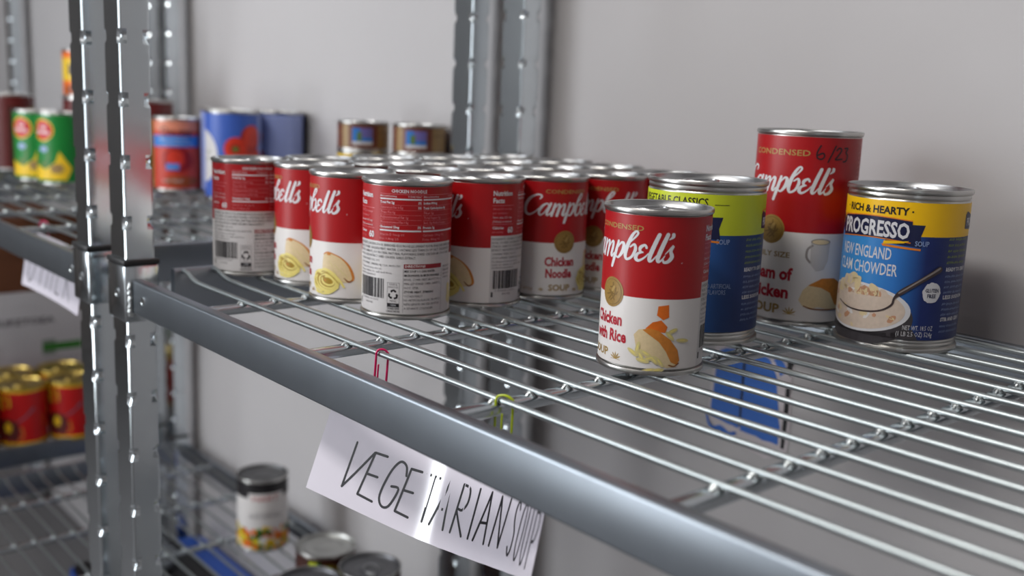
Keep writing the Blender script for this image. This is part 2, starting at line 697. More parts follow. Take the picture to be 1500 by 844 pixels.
def crossbar_mesh():
    pr = round_rect(-5.5, 5.5, -9.5, -2.2, 2.4, 3)
    n = len(pr)
    vs = [(a, y, b) for y in (-32, 405) for a, b in pr]
    fs = [(i, (i + 1) % n, n + (i + 1) % n, n + i) for i in range(n)] + [tuple(range(n)), tuple(range(n, 2 * n))]
    mb = MB()
    mb.add(vs, fs, GALV, True)
    return mb.mesh('crossbar')


def welds_mesh():
    mb = MB()
    rnd = random.Random(11)
    for j in range(15):
        y = j * WIRE_PITCH
        x = rnd.uniform(-.6, .6)
        mb.tube([(x - 3.4, y - 1.6, -3.2), (x - 1.5, y - 2.2, -1.6), (x + 1.5, y - 2.2, -1.6), (x + 3.4, y - 1.6, -3.2)], [0.7, 1.5, 1.5, 0.7], WELD, 7)
        mb.tube([(x, y - 5.2, -3.2), (x, y - 2.6, -1.2), (x, y, -1.6)], [1.1, 1.5, 1.2], WELD, 7)
    return mb.mesh('weld_spots')


WIREM, CROSSM, WELDM = wire_mesh(), crossbar_mesh(), welds_mesh()
LONGM = rail(IN, 10, -28.5, 0.6, 'x').mesh('long_rail')
SIDEM = rail(384, 9, -30, 8.0, 'y').mesh('side_rail')
BAR_X = [125.8 + k * 155.4 for k in range(5)]


def shelving_unit(x_right, label, shelves=(0, -517), wide_post=False):
    """x_right = right face of the unit's left posts; z = 0 is the upper shelf"""
    t = empty('shelving_unit', (x_right, 0, Z0), 0, label, 'shelf', 'galvanised wire shelving units along the wall')
    oz = -Z0
    for px in (-PW / 2, IN + PW / 2):
        for py in (-45 + PD / 2, 414 - PD / 2):
            deep = 1.3 if (wide_post and px > 0 and py < 0) else 1.0
            po = link('post', POSTM, t, (px, py + (deep - 1) * PD / 2, oz))
            po.scale = (1, deep, 1)
            for z in shelves:
                c = link('collar', COLLARM, t, (px, py + (deep - 1) * PD / 2, z + oz))
                c.scale = (1, deep, 1)
                r_ = link('plastic_ring', RINGM, c)
                tag(r_, 'black plastic ring on top of the collar')
                if py < 0:
                    q = link('rivet', RIVETM, c, (3, -PD / 2 - 2.6, -13))
                    q.rotation_euler = (pi / 2, 0, 0)
                sgn = 1 if px < 0 else -1
                link('weld_bead', BEADM, c, (sgn * (PW / 2 + 3.6), -11.0 if py < 0 else 11.0, 0))
    for z in shelves:
        for y in (-37, 410 - 0):
            lr = link('long_rail', LONGM, t, (0, y, z + oz))
            for xx in (28, IN - 28):
                if y < 0:
                    q = link('rivet', RIVETM, lr, (xx, -5, -14))
                    q.rotation_euler = (pi / 2, 0, 0)
        for x in (8, IN - 8):
            link('side_rail', SIDEM, t, (x, -8, z + oz))
        for j in range(15):
            link('shelf_wire', WIREM, t, (0, j * WIRE_PITCH, z + oz))
        for x in BAR_X:
            b = link('crossbar', CROSSM, t, (x, 0, z + oz))
            ws = link('weld_spots', WELDM, b)
            ws['kind'] = 'stuff'
    return t


XR = -125.8
shelving_unit(XR, 'galvanised wire shelving unit on the right carrying the red soup cans')
XL = XR - PW - 53 - UW + 35 + 0.0    # next unit to the left
XL = -214.5 - PW - IN + 0.0
shelving_unit(XL, 'galvanised wire shelving unit behind the two near posts, carrying the tomato cans', wide_post=True)
X3 = XL - PW - 53 - PW - IN
shelving_unit(X3, 'leftmost galvanised shelving unit with the white carton on its lower shelf')


# ------------------------------------------------------------------ cans
def can_prof(R, H, rim=1.2, beads=False):
    """double seamed tin: body with rims top and bottom, r / z from the base"""
    p = [(R - 3.0, 0.6), (R - 0.4, 0.0), (R + rim - 0.1, 0.4), (R + rim, 1.2), (R + rim, 2.6), (R + rim - 0.3, 3.2), (R - 0.4, 3.8), (R - 0.1, 5.0)]
    if beads:
        for k in range(2):
            z = 5.6 + 2.6 * k
            p += [(R - 0.1, z), (R - 0.7, z + 0.9), (R - 0.1, z + 1.8)]
    p += [(R, 7 + (6 if beads else 0))]
    if beads:
        for k in range(2):
            z = H - 11.0 + 2.6 * k
            p += [(R - 0.1, z), (R - 0.7, z + 0.9), (R - 0.1, z + 1.8)]
    p += [(R - 0.1, H - 5.0), (R - 0.4, H - 3.9), (R + rim - 0.3, H - 3.2), (R + rim, H - 2.5), (R + rim, H - 0.9), (R + rim - 0.4, H - 0.15), (R + rim - 1.0, H), (R + rim - 1.6, H - 0.4)]
    return p


def lid_prof(R, H, rim=1.2, depth=4.2):
    a = R + rim - 1.6
    return [(a, H - 0.4), (a - 0.9, H - depth + 0.3), (a - 1.6, H - depth - 0.5), (a - 2.8, H - depth - 0.5), (a - 3.6, H - depth + 0.4), (a - 5.2, H - depth + 0.5), (R * 0.74, H - depth + 0.3),
            (R * 0.70, H - depth + 0.9), (R * 0.66, H - depth + 0.9), (R * 0.62, H - depth + 0.2), (R * 0.40, H - depth + 0.2), (R * 0.37, H - depth + 0.6), (0.01, H - depth + 0.6)]


def tab_mesh(R, H, depth=4.2):
    z = H - depth + 1.9
    m = MB()
    pts = []
    for k in range(24):
        a = 2 * pi * k / 24
        pts.append((R * 0.16 + R * 0.34 * cos(a), R * 0.24 * sin(a), z + 0.3))
    m.tube(pts, 0.85, LID, 8, closed=True)
    m.box(-R * 0.18 + R * 0.62, R * 0.72, -3.5, 3.5, z - 0.9, z + 0.5, LID, 0.4)
    m.lathe([(0.01, z + 1.0), (2.4, z + 0.8), (3.0, z - 1.6)], LID, 12, (R * 0.60, 0))
    return m.mesh('pull_tab')


def can_base(name, loc, rz, R, H, z0, z1, bands, label, cat='can', group=None, tab=True, beads=False, tin=None, lid=None, seg=72, rim=1.2, depth=4.2):
    """bands: [(v0, v1, mat, a0, a1)] printed zones of the paper sleeve; returns (thing, label part)"""
    t = empty(name, loc, rz, label, cat, group)
    MB().lathe(can_prof(R, H, rim, beads), tin or TIN, seg).disc(R - 3.0, 0.6, tin or TIN, seg, True).build('can_body', t)
    MB().lathe(lid_prof(R, H, rim, depth), lid or LID, seg).build('lid', t)
    if tab:
        link('pull_tab', tab_mesh(R, H, depth), t)
    return t, sleeve(t, R, z0, z1, bands)


def sleeve(t, R, z0, z1, bands, name='paper_label'):
    mb = MB()
    n = 96
    rr = R + 0.25
    for (v0, v1, m, a0, a1) in bands:
        k0, k1 = round(a0 / 360 * n), round(a1 / 360 * n)
        vs, fs = [], []
        for k in range(k0, k1 + 1):
            a = 2 * pi * k / n
            vs += [(rr * cos(a), rr * sin(a), v0), (rr * cos(a), rr * sin(a), v1)]
        for k in range(k1 - k0):
            fs.append((2 * k, 2 * k + 2, 2 * k + 3, 2 * k + 1))
        mb.add(vs, fs, m, True)
    # thin paper edge top and bottom
    for z, m in ((z0, bands[0][2]), (z1, bands[-1][2])):
        vs, fs = [], []
        for k in range(n):
            a = 2 * pi * k / n
            vs += [(rr * cos(a), rr * sin(a), z), ((R - 0.1) * cos(a), (R - 0.1) * sin(a), z)]
        fs = [(2 * k, 2 * ((k + 1) % n), 2 * ((k + 1) % n) + 1, 2 * k + 1) for k in range(n)]
        mb.add(vs, fs, m, True)
    return mb.build('paper_label', t, fix=False)


def facing(x, y, rel):
    """heading that turns the can's printed front 'rel' degrees to the right of the camera-facing side"""
    return atan2(CAM_XY[1] - y, CAM_XY[0] - x) + radians(rel)


# brand script on the condensed soups, drawn stroke by stroke (x-height = 1)
SCRIPT = [
    ([(-.10, 1.95), (-.22, 1.70), (-.02, 1.42)], [.10, .16, .06]),
    ([(1.42, 1.50), (1.52, 1.78), (1.30, 2.0), (.92, 1.92), (.50, 1.45), (.34, .75), (.55, .16), (1.0, .0), (1.42, .28), (1.6, .55)], [.10, .16, .14, .15, .26, .30, .26, .17, .11, .08]),
    ([(2.40, .80), (2.18, 1.0), (1.86, .78), (1.72, .32), (1.88, .02), (2.15, .15), (2.42, .85)], [.13, .12, .22, .24, .16, .10, .11]),
    ([(2.50, 1.0), (2.42, .40), (2.46, .06), (2.64, .06), (2.80, .40)], [.22, .24, .20, .12, .08]),
    ([(2.86, .98), (2.88, .5), (2.88, .0)], [.20, .24, .24]),
    ([(2.90, .45), (3.10, .92), (3.28, .92), (3.34, .55), (3.34, .0)], [.08, .12, .20, .24, .24]),
    ([(3.36, .45), (3.56, .92), (3.74, .92), (3.80, .50), (3.80, .12), (3.94, .02), (4.05, .25)], [.08, .12, .20, .24, .22, .14, .08]),
    ([(4.18, 1.08), (4.20, .3), (4.20, -.85)], [.18, .25, .22]),
    ([(4.22, .55), (4.44, .98), (4.68, .90), (4.74, .45), (4.54, .02), (4.26, .12)], [.08, .14, .24, .26, .15, .10]),
    ([(4.72, .30), (5.00, .95), (5.30, 1.60), (5.40, 1.98), (5.22, 2.12), (5.06, 1.75), (4.98, 1.0), (5.0, .35), (5.22, .0), (5.52, .18), (5.60, .65), (5.42, .98), (5.20, .80)],
     [.06, .08, .12, .14, .14, .20, .26, .26, .17, .17, .22, .16, .10]),
    ([(6.26, .84), (6.10, 1.0), (5.88, .84), (5.94, .60), (6.14, .54)], [.16, .15, .22, .17, .10]),
    ([(6.10, .54), (5.84, .42), (5.82, .14), (6.06, .0), (6.36, .22), (6.50, .5)], [.10, .18, .25, .17, .11, .06]),
    ([(6.74, 1.98), (6.68, 1.0), (6.66, .30), (6.76, .02), (6.92, .10), (7.05, .4)], [.24, .27, .26, .19, .11, .06]),
    ([(7.26, 2.02), (7.20, 1.0), (7.18, .30), (7.28, .02), (7.44, .10), (7.56, .4)], [.24, .27, .26, .19, .11, .06]),
    ([(7.60, 2.02), (7.62, 1.82), (7.46, 1.58)], [.24, .20, .06]),
    ([(7.54, .5), (7.86, 1.08), (7.82, .70), (8.02, .36), (7.90, .06), (7.66, -.02), (7.52, .16)], [.05, .14, .20, .26, .22, .16, .12]),
]


def script_logo(p, u_right, v_base, unit, m=PWHITE, layer=2, slant=0.32, sx=1.0):
    for pts, wd in SCRIPT:
        yy = [y if 0 <= y <= 1 else (1 + (y - 1) * .72 if y > 1 else y * .7) for x, y in pts]
        q = [((p_[0] - 8.05) * unit * sx + slant * y * unit + u_right, v_base + y * unit) for p_, y in zip(pts, yy)]
        p.stroke(q, [k * unit for k in wd], m, layer, n=4)


def medal(p, u, v, r):
    p.ell(u, v, r, r, GOLDM, 3, n=36)
    p.ell(u, v, r * .86, r * .86, GOLDD, 4, n=32)
    p.ell(u, v, r * .82, r * .82, GOLDM, 5, n=32)
    for a, b in (((-.3, -.5), (.1, .45)), ((-.1, -.55), (.35, .3)), ((.25, -.5), (-.25, .1)), ((-.5, -.2), (.0, .2)), ((.0, -.1), (.5, .05)), ((-.2, .3), (.1, .62))):
        mid = ((a[0] + b[0]) / 2 + .12, (a[1] + b[1]) / 2 - .1)
        p.stroke([(u + q[0] * r, v + q[1] * r) for q in (a, mid, b)], r * .10, GOLDD, 6, n=3)
    p.stroke([(u + .05 * r, v + .1 * r), (u + .2 * r, v + .35 * r)], r * .2, GOLD, 7, smooth=False)


def wheat(p, u, v, s, m=GOLD, l=2):
    for a in (-62, -32, 0, 32, 62):
        q = radians(90 + a)
        p.stroke([(u, v), (u + s * .6 * cos(q), v + s * .6 * sin(q)), (u + s * cos(q), v + s * sin(q))], [s * .05, s * .2, s * .04], m, l, n=3)
    p.stroke([(u - s * .8, v - s * .05), (u, v), (u + s * .8, v - s * .05)], s * .06, m, l, n=3)


def recycle(p, u, v, r, m, l):
    for k in range(3):
        a = radians(90 + 120 * k)
        pts = []
        for d, q in ((-46, .86), (-8, 1.0), (26, .86)):
            pts.append((u + r * q * cos(a + radians(d)), v + r * q * sin(a + radians(d))))
        p.stroke(pts, r * .42, m, l, smooth=False, caps=False)
        b = a + radians(48)
        p.poly([(u + r * 1.2 * cos(a + radians(24)), v + r * 1.2 * sin(a + radians(24))), (u + r * .82 * cos(b), v + r * .82 * sin(b)), (u + r * .45 * cos(a + radians(24)), v + r * .45 * sin(a + radians(24)))], m, l)


def barcode(p, u0, u1, v0, v1, m, l, seed=1, digits=True):
    rnd = random.Random(seed)
    u = u0
    while u < u1 - .5:
        w_ = rnd.choice((.25, .25, .5, .75, .95))
        p.rect(u, min(u + w_, u1), v0, v1, m, l)
        u += w_ + rnd.choice((.28, .28, .5, .8))


def nutrition_panel(p, R, d0, top, title):
    """back of the condensed can; d0 = degrees where the panel starts"""
    k = radians(1) * R
    U = lambda d: (d - 108 + d0) * k
    p.text(title, U(190), 93.2, 2.3, PWHITE, 3, align='c', bold=.02, width=26, res=1)
    p.rect(U(152), U(267), 92.0, 92.25, PINK, 2)
    p.text('Nutrition', U(110), 88.6, 3.7, PWHITE, 3, width=17, bold=.03)
    p.text('Facts', U(110), 83.0, 3.7, PWHITE, 3, width=9.5, bold=.03)
    p.rect(U(109), U(143), 80.8, 81.05, PINK, 2)
    for v_, s_ in ((77.6, 'About 2.5 servings'), (74.4, 'per container'), (71.0, 'Serv. size 1/2 cup'), (67.8, '(120mL) condensed')):
        p.text(s_, U(110), v_, 1.5, PINK if v_ > 72 else PWHITE, 3, res=1, width=min(17, len(s_) * 1.0))
    p.rect(U(109), U(143), 66.2, 66.45, PINK, 2)
    p.text('Calories', U(110), 62.6, 2.2, PWHITE, 3, width=9.5, res=1, bold=.02)
    p.text('per serving', U(110), 59.7, 1.5, PINK, 3, res=1, width=9.0)
    p.text('60', U(133), 59.6, 4.6, PWHITE, 3, width=5.4, bold=.03)
    for a, b, h1, h2, rows in (
        (152, 206, 'Amount/serving', '% Daily Value*', (('Total Fat 2g', '3%', 1), ('Saturated Fat 0.5g', '3%', 0), ('Trans Fat 0g', '', 0), ('Polyunsaturated Fat 1g', '', 0), ('Monounsaturated Fat 0.5g', '', 0), ('Cholesterol 15mg', '5%', 1))),
        (208, 267, 'Amount/serving', '% DV*', (('Sodium 890mg', '39%', 1), ('Total Carbohydrate 8g', '3%', 1), ('Fiber 1g', '4%', 0), ('Total Sugars 0g', '', 0), ('Incl. 0g Added Sugars', '0%', 0), ('Protein 3g', '', 1)))):
        p.text(h1, U(a), 90.0, 1.3, PWHITE, 3, res=1, width=13)
        p.text(h2, U(b), 90.0, 1.3, PWHITE, 3, res=1, width=10, align='r')
        p.rect(U(a), U(b), 88.0, 89.0, PWHITE, 2)
        v_ = 85.2
        for s_, q, bd in rows:
            p.text(s_, U(a) + (0 if bd else .6), v_, 1.75, PWHITE if bd else PINK, 3, res=1, width=min(21, len(s_) * .95), bold=.03 if bd else 0)
            if q:
                p.text(q, U(b) - .3, v_, 1.75, PWHITE, 3, res=1, align='r', bold=.02, width=2.4)
            p.rect(U(a), U(b), v_ - 1.05, v_ - .9, PINK, 2)
            v_ -= 3.55
        p.rect(U(a), U(b), 65.2, 66.2, PWHITE, 2)
        p.text('Vitamin D 0mcg 0%' if a < 160 else 'Calcium 10mg 0%', U(a), 62.0, 1.7, PINK, 3, res=1, width=19)
        p.text('Iron 0.4mg 2%' if a < 160 else 'Potas. 40mg 0%', U(a), 58.9, 1.7, PINK, 3, res=1, width=15)
    ing = ('INGREDIENTS: CHICKEN STOCK, ENRICHED EGG NOODLES (WHEAT FLOUR, EGGS, EGG WHITES, NIACIN,', 'IRON), COOKED CHICKEN MEAT, WATER. CONTAINS LESS THAN 2% OF: SALT, CHICKEN FAT, CORN',
           'STARCH, CARROTS, SOY PROTEIN, NATURAL FLAVORING, DRIED CHICKEN BROTH, SUGAR, CELERY', 'EXTRACT, ONION EXTRACT, DRIED CHICKEN, GARLIC EXTRACT.')
    v_ = 54.0
    for s_ in ing:
        p.text(s_, U(110), v_, 1.75, INK, 2, res=1, width=U(266) - U(110) if len(s_) > 60 else 52)
        v_ -= 2.9
    for s_, v_, w_ in (('CONTAINS: WHEAT, EGG, SOY.', 42.3, 24), ('SOUP COMPANY, CAMDEN, NJ, U.S.A. 08103-1701', 39.2, 40), ('For allergens and more product info', 36.4, 26), ('visit us online or call toll free', 33.9, 34), ('Satisfaction guaranteed', 31.6, 20)):
        p.text(s_, U(111), v_, 1.5, INK if v_ > 38 else INKG, 2, res=1, width=w_)
    barcode(p, U(113), U(159), 15.5, 30.0, INK, 2)
    p.text('0 51000 01031', U(116), 13.2, 1.5, INKG, 2, res=1, width=20)
    p.text('BPA-FREE', U(128), 10.6, 1.2, INKG, 2, res=1, width=8)
    p.rect(U(111), U(113.5), 9.0, 13.0, INK, 2)
    c = U(172)
    for a in ((c - 4.6, c + 4.6, 27.4, 27.6), (c - 4.6, c + 4.6, 9.0, 9.2), (c - 4.6, c - 4.4, 9.0, 27.6), (c + 4.4, c + 4.6, 9.0, 27.6)):
        p.rect(*a, INKG, 2)
    p.text('RINSE &', c, 25.6, 1.3, INKG, 2, res=1, align='c', width=6)
    p.text('REPLACE LID', c, 23.8, 1.2, INKG, 2, res=1, align='c', width=7.4)
    recycle(p, c, 18.8, 3.4, INK, 2)
    p.text('METAL', c, 13.4, 1.3, INKG, 2, res=1, align='c', width=5)
    p.rect(c - 4.6, c + 4.6, 9.6, 12.4, INK, 2)
    p.text('CAN', c, 10.4, 1.3, PWHITE, 3, res=1, align='c', width=4)
    p.text('COOKED WITH', c, 7.6, 1.3, INK, 2, res=1, align='c', width=9, bold=.02)
    p.text('CARE IN THE USA', c, 5.7, 1.3, INK, 2, res=1, align='c', width=10.4, bold=.02)
    a, b = U(185), U(238)
    p.rect(a, b, 38.4, 41.6, DKRED, 2)
    p.text('DIRECTIONS', a + 1, 39.2, 1.8, WHITE, 3, width=15, bold=.02, res=1)
    v_ = 35.6
    for s_, bd in (('MIX SOUP + 1 CAN WATER', 1), ('MICROWAVE: IN MICROWAVABLE', 1), ('BOWL, COVER. HEAT ABOUT 2 TO 3', 0), ('MIN. LET STAND 1 MIN. CAREFUL,', 0), ('HOT. STIR.', 0), ('STOVE: HEAT, STIRRING', 1), ('OCCASIONALLY.', 0),
                   ('NO ARTIFICIAL FLAVORS. PROMPTLY', 0), ('REFRIGERATE UNUSED SOUP IN', 0), ('A SEPARATE CONTAINER.', 0)):
        p.text(s_, a + .5, v_, 1.6, INK if bd else INKG, 2, res=1, width=min(b - a - 1, len(s_) * 1.08), bold=.02 if bd else 0)
        v_ -= 3.05
    for q in (a - .4, b + .3):
        p.rect(q, q + .18, 5.5, 38, INKG, 2)
    for i in range(4):
        p.text(('PROMPTLY', 'REFRIGERATE', 'ANY UNUSED', 'PORTION.')[i], U(242), 38 - 2.8 * i, 1.5, INK, 2, res=1, width=9)
    # corner of the noodle picture that shows at the panel's end
    p.ell(U(262), 15, 5.5, 5.0, NOODP, 2, jit=.5)
    p.ell(U(258), 22, 3.5, 3.2, NOODP, 3, jit=.5)


def noodle_picture(p, k):
    U = lambda d: d * k
    # slice of chicken
    p.poly([(U(42), 33.0), (U(43.5), 37.5), (U(49), 39.8), (U(58), 39.0), (U(70), 36.0), (U(79), 31.0), (U(84), 25.0), (U(86), 19.5), (U(80), 17.0), (U(66), 16.5), (U(50), 17.0), (U(41), 22.0)], CHICK, 2)
    p.stroke([(U(44), 38.2), (U(50), 39.8), (U(60), 38.6), (U(71), 35.6), (U(80), 30.3), (U(85.0), 24.0), (U(86), 19.8), (U(82), 17.6)], [.7, 1.3, .8, 1.0, 1.6, 2.0, 1.8, 1.0], CHICKB, 3)
    p.stroke([(U(74), 20.5), (U(80), 17.6), (U(85), 18.6)], [.6, 1.2, .7], CHICKD, 4)
    p.ell(U(52), 38.4, 1.8, .8, CHICKB, 4)
    for a, b in ((52, 33), (60, 31), (66, 28), (72, 25), (57, 27)):
        p.stroke([(U(a), b), (U(a + 4), b - 2.2), (U(a + 7), b - 5.5)], [.2, .5, .2], NOODP, 3)
    # nest of noodles: loops that wind round an off-centre hollow
    p.ell(U(46), 17.0, 12.6, 8.8, NOODD, 4, rot=-.18, n=40, jit=.10)
    for q, (a, b, du, dv, lo, hi) in enumerate(((12.4, 8.6, 0, 0, -170, 190), (10.4, 6.9, 1.2, -.5, -200, 130), (8.2, 5.4, 2.0, -.2, -150, 200), (5.6, 3.4, 3.0, .2, -190, 120))):
        pts = []
        for i_ in range(15):
            t = radians(lo + (hi - lo) * i_ / 14)
            f = 1 - .10 * i_ / 14
            pts.append((U(46) + du + f * a * cos(t) + .16 * b * sin(t), 17.4 + dv + f * b * sin(t) - .18 * a * cos(t)))
        p.stroke(pts, 1.55, NOOD, 5 + q, caps=True, n=3)
    p.stroke([(U(26), 15), (U(31), 10.2), (U(41), 7.2), (U(55), 8.4), (U(66), 13.0)], 1.6, NOOD, 9)
    p.stroke([(U(36), 23.5), (U(46), 26.5), (U(58), 24.0), (U(68), 18.5), (U(74), 13.6)], 1.8, NOOD, 9)
    p.stroke([(U(38), 21.0), (U(47), 23.6), (U(57), 21.6), (U(66), 16.5)], .6, NOODD, 10)
    p.stroke([(U(30), 8.4), (U(36), 7.4), (U(43), 9.4)], 1.2, NOOD, 10)
    p.ell(U(49), 17.6, 2.8, 1.2, NOODD, 9, rot=-.3, jit=.2)
    p.ell(U(47), 17.8, 1.0, .6, CHICKB, 10)


def rice_picture(p, k):
    U = lambda d: d * k
    p.poly([(U(55), 43.6), (U(66), 44.6), (U(67), 37.0), (U(61), 35.2), (U(54), 38.0)], CARROT, 2)
    p.poly([(U(43), 29.5), (U(50), 33.6), (U(59), 35.0), (U(66), 31.0), (U(64), 27.4), (U(46), 28.0)], CARROT, 2)
    p.poly([(U(31), 25.0), (U(36), 28.5), (U(45), 29.4), (U(56), 28.2), (U(70), 23.0), (U(79), 16.5), (U(82), 10.0), (U(78), 6.0), (U(68), 5.4), (U(57), 7.6), (U(45), 11.5), (U(35), 15.5)], CHICK, 3)
    p.poly([(U(40), 28.6), (U(48), 29.8), (U(57), 28.4), (U(70), 23.0), (U(79), 16.5), (U(82), 10.0), (U(79), 7.2), (U(72), 9.0), (U(66), 15.5), (U(58), 21.5), (U(48), 25.5)], CHICKB, 4)
    p.stroke([(U(70), 7.2), (U(76), 6.4), (U(81), 8.2)], .8, CHICKD, 5)
    rnd = random.Random(5)
    for (d, v, r_) in ((31, 14, -.6), (36, 17, 1.4), (40, 12, -1.0), (45, 14, -.5), (42, 9.5, -.2), (49, 11, .3), (54, 10, -.8), (60, 9, -.9), (49, 3.6, .2), (58, 3.9, .15), (84, 22.4, -.1), (72, 28.5, .4), (69, 25.4, -.8)):
        p.ell(U(d), v, rnd.uniform(3.2, 4.6), 1.35, NOODP, 6, rot=r_, n=14)
        p.ell(U(d), v + .2, 2.2, .5, NOOD, 7, rot=r_, n=10)


def condensed_can(name, loc, rz, label, rice=False, group=None):
    R, H, z0, z1 = 32.9, 101.6, 4.6, 97.6
    vb, vp = 47.8, 57.2
    bands = [(z0, vb, WHITE, -100, 108), (vb, z1, RED, -100, 108), (z0, vp, CREAMW, 108, 260), (vp, z1, RED, 108, 260)]
    # split a little off the grid so that the seams meet
    t, lab = can_base(name, loc, rz, R, H, z0, z1, bands, label, 'soup can', group)
    k = radians(1) * (R + .25)
    p = Print(R + .25)
    script_logo(p, 64 * k, 70.5, 9.6)
    p.text('CONDENSED', 2 * k, 88.4, 3.0, GOLD, 2, width=38, align='c', bold=.01)
    p.text('\u00ae', 76 * k, 69.4, 1.2, PWHITE, 2, res=1)
    p.build('brand_lettering', lab)
    p = Print(R + .25)
    medal(p, 0, 48.8, 9.3)
    p.build('gold_medallion', lab)
    p = Print(R + .25)
    if rice:
        p.text('Chicken', -6 * k, 29.0, 7.3, DKRED_T, 2, width=25.5, align='c', bold=.035)
        p.text('with Rice', -3 * k, 18.8, 7.3, DKRED_T, 2, width=29.5, align='c', bold=.035)
        p.text('SOUP', -18 * k, 8.4, 5.0, GOLDT, 2, width=19, align='c', bold=.025)
        wheat(p, 10 * k, 7.6, 4.4)
    else:
        p.text('Chicken', -6 * k, 29.0, 7.3, DKRED_T, 2, width=26, align='c', bold=.035)
        p.text('Noodle', -6.5 * k, 19.2, 7.3, DKRED_T, 2, width=23, align='c', bold=.035)
        p.text('SOUP', -5 * k, 8.4, 5.0, GOLDT, 2, width=19, align='c', bold=.025)
        wheat(p, 21 * k, 7.6, 3.0)
        wheat(p, -32 * k, 8.4, 2.6)
    p.text('NET WT.', -84 * k, 12.2, 2.2, GOLD, 2, width=8, res=1)
    p.text('10.75 OZ (305g)', -84 * k, 8.4, 2.2, GOLD, 2, width=23, res=1)
    p.build('flavour_lettering', lab)
    p = Print(R + .25)
    (rice_picture if rice else noodle_picture)(p, k)
    p.build('food_picture', lab)
    p = Print(R + .25)
    nutrition_panel(p, R + .25, 108, 97, 'CHICKEN WITH RICE' if rice else 'CHICKEN NOODLE')
    p.build('nutrition_panel', lab)
    return t


DKRED_T = mat('label_title_red', srgb(176, 22, 44), LR)
GOLDT = mat('label_soup_gold', srgb(160, 130, 68), LR)

# 4 x 5 block of chicken noodle cans (columns left to right, rows front to back)
grid = {
    (0, 0): (-111.8, 62.7, 112), (1, 0): (-45.5, 88.5, 103), (2, 0): (32.4, 78.5, 102), (3, 0): (102.0, 83.2, 0),
    (0, 1): (-112, 135, 40), (1, 1): (-43, 160, 200), (2, 1): (27, 156, 100), (3, 1): (96.5, 159.4, 0),
    (0, 2): (-111, 206, 300), (1, 2): (-40, 229, 10), (2, 2): (29, 228, 140), (3, 2): (99.5, 228.5, 0),
    (0, 3): (-111, 282, 80), (1, 3): (-40, 300, 250), (2, 3): (31, 300, 330), (3, 3): (103, 297.8, 0),
    (0, 4): (-111, 356, 20), (1, 4): (-38, 371, 90), (2, 4): (31, 371, 210), (3, 4): (110, 367, 60)}
rel = {(0, 0): 188 - 8, (1, 0): -87, (2, 0): -84, (3, 0): -188, (3, 1): -95, (3, 2): 27, (3, 3): -21, (3, 4): 30}
rel[(0, 0)] = -180
rowname = ['front row', 'second row', 'third row', 'fourth row', 'rearmost row']
colname = ['first from the left', 'second from the left', 'third from the left', 'rightmost']
side = {(0, 0): 'showing its nutrition panel at the left end of the', (1, 0): 'second from the left in the', (2, 0): 'noodle picture turned forward, third from the left in the', (3, 0): 'nutrition panel facing forward at the right end of the'}
proto = None
for (i, j), (x, y, a) in grid.items():
    rz = facing(x, y, rel[(i, j)]) if (i, j) in rel else radians(a)
    lab = 'red chicken noodle soup can, %s in the %s' % (colname[i], rowname[j])
    if (i, j) == (0, 0): lab = 'red and white soup can showing its nutrition panel, leftmost in the front row'
    if (i, j) == (3, 0): lab = 'nearest noodle soup can of the block, nutrition panel and recycling mark facing forward'
    if (i, j) == (3, 1): lab = 'red soup can with noodle picture and barcode, right of the nutrition panel can'
    if (i, j) == (3, 2): lab = 'red and white soup can with gold medallion, title Chicken Noodle fully readable'
    if (i, j) == (3, 3): lab = 'red and white noodle soup can half hidden behind the chicken with rice can'
    if proto is None:
        proto = o = condensed_can('soup_can', (x, y, 2), rz, lab, group='chicken noodle soup cans in a block')
    else:
        o = copy_tree(proto, (x, y, 2), rz)
        o['label'] = lab

condensed_can('soup_can', (309.2, 128.8, 2), facing(309.2, 128.8, -49), 'chicken with rice soup can standing alone in front on the wire shelf', rice=True)

# tall family size can
R, H = 38.8, 147.9
x, y = 273.0, 340.3
t, lab = can_base('tall_soup_can', (x, y, 2), facing(x, y, -34), R, H, 4.6, 143.5,
                  [(4.6, 72, WHITE, -180, 180), (72, 143.5, RED, -180, 180)], 'tallest red and white soup can marked 6/23, against the wall', 'soup can')
k = radians(1) * (R + .25)
p = Print(R + .25)
script_logo(p, 62 * k, 102, 10.6)
p.text('CONDENSED', 0, 129.5, 4.2, GOLD, 2, width=50, align='c', bold=.01)
p.build('brand_lettering', lab)
p = Print(R + .25)
medal(p, 0, 73, 11)
p.build('gold_medallion', lab)
p = Print(R + .25)
p.text('FAMILY SIZE', -2 * k, 52.5, 4.0, GOLDT, 2, width=36, align='c', bold=.015)
p.text('Cream of', -3 * k, 35.5, 9.4, DKRED_T, 2, width=44, align='c', bold=.04)
p.text('Chicken', -3 * k, 21.5, 9.4, DKRED_T, 2, width=40, align='c', bold=.04)
p.text('SOUP', -2 * k, 9.2, 7.0, GOLDT, 2, width=27, align='c', bold=.03)
wheat(p, 29 * k, 9.4, 5.6)
p.build('flavour_lettering', lab)
p = Print(R + .25)
p.poly([(46 * k, 66), (68 * k, 67), (67 * k, 52), (63 * k, 45), (54 * k, 43.5), (47 * k, 49)], MUG, 2)
p.ell(57 * k, 66, 7.6, 2.4, MUGD, 3)
p.ell(57 * k, 65.8, 6.6, 1.8, CHICK, 4)
p.stroke([(48 * k, 63), (43 * k, 60), (42.5 * k, 54), (47 * k, 50)], 1.7, MUGD, 2)
p.poly([(38 * k, 21), (42 * k, 29), (50 * k, 34), (62 * k, 38), (78 * k, 38), (90 * k, 33), (92 * k, 15), (76 * k, 14), (60 * k, 16), (50 * k, 14.5), (42 * k, 17)], CHICK, 3)
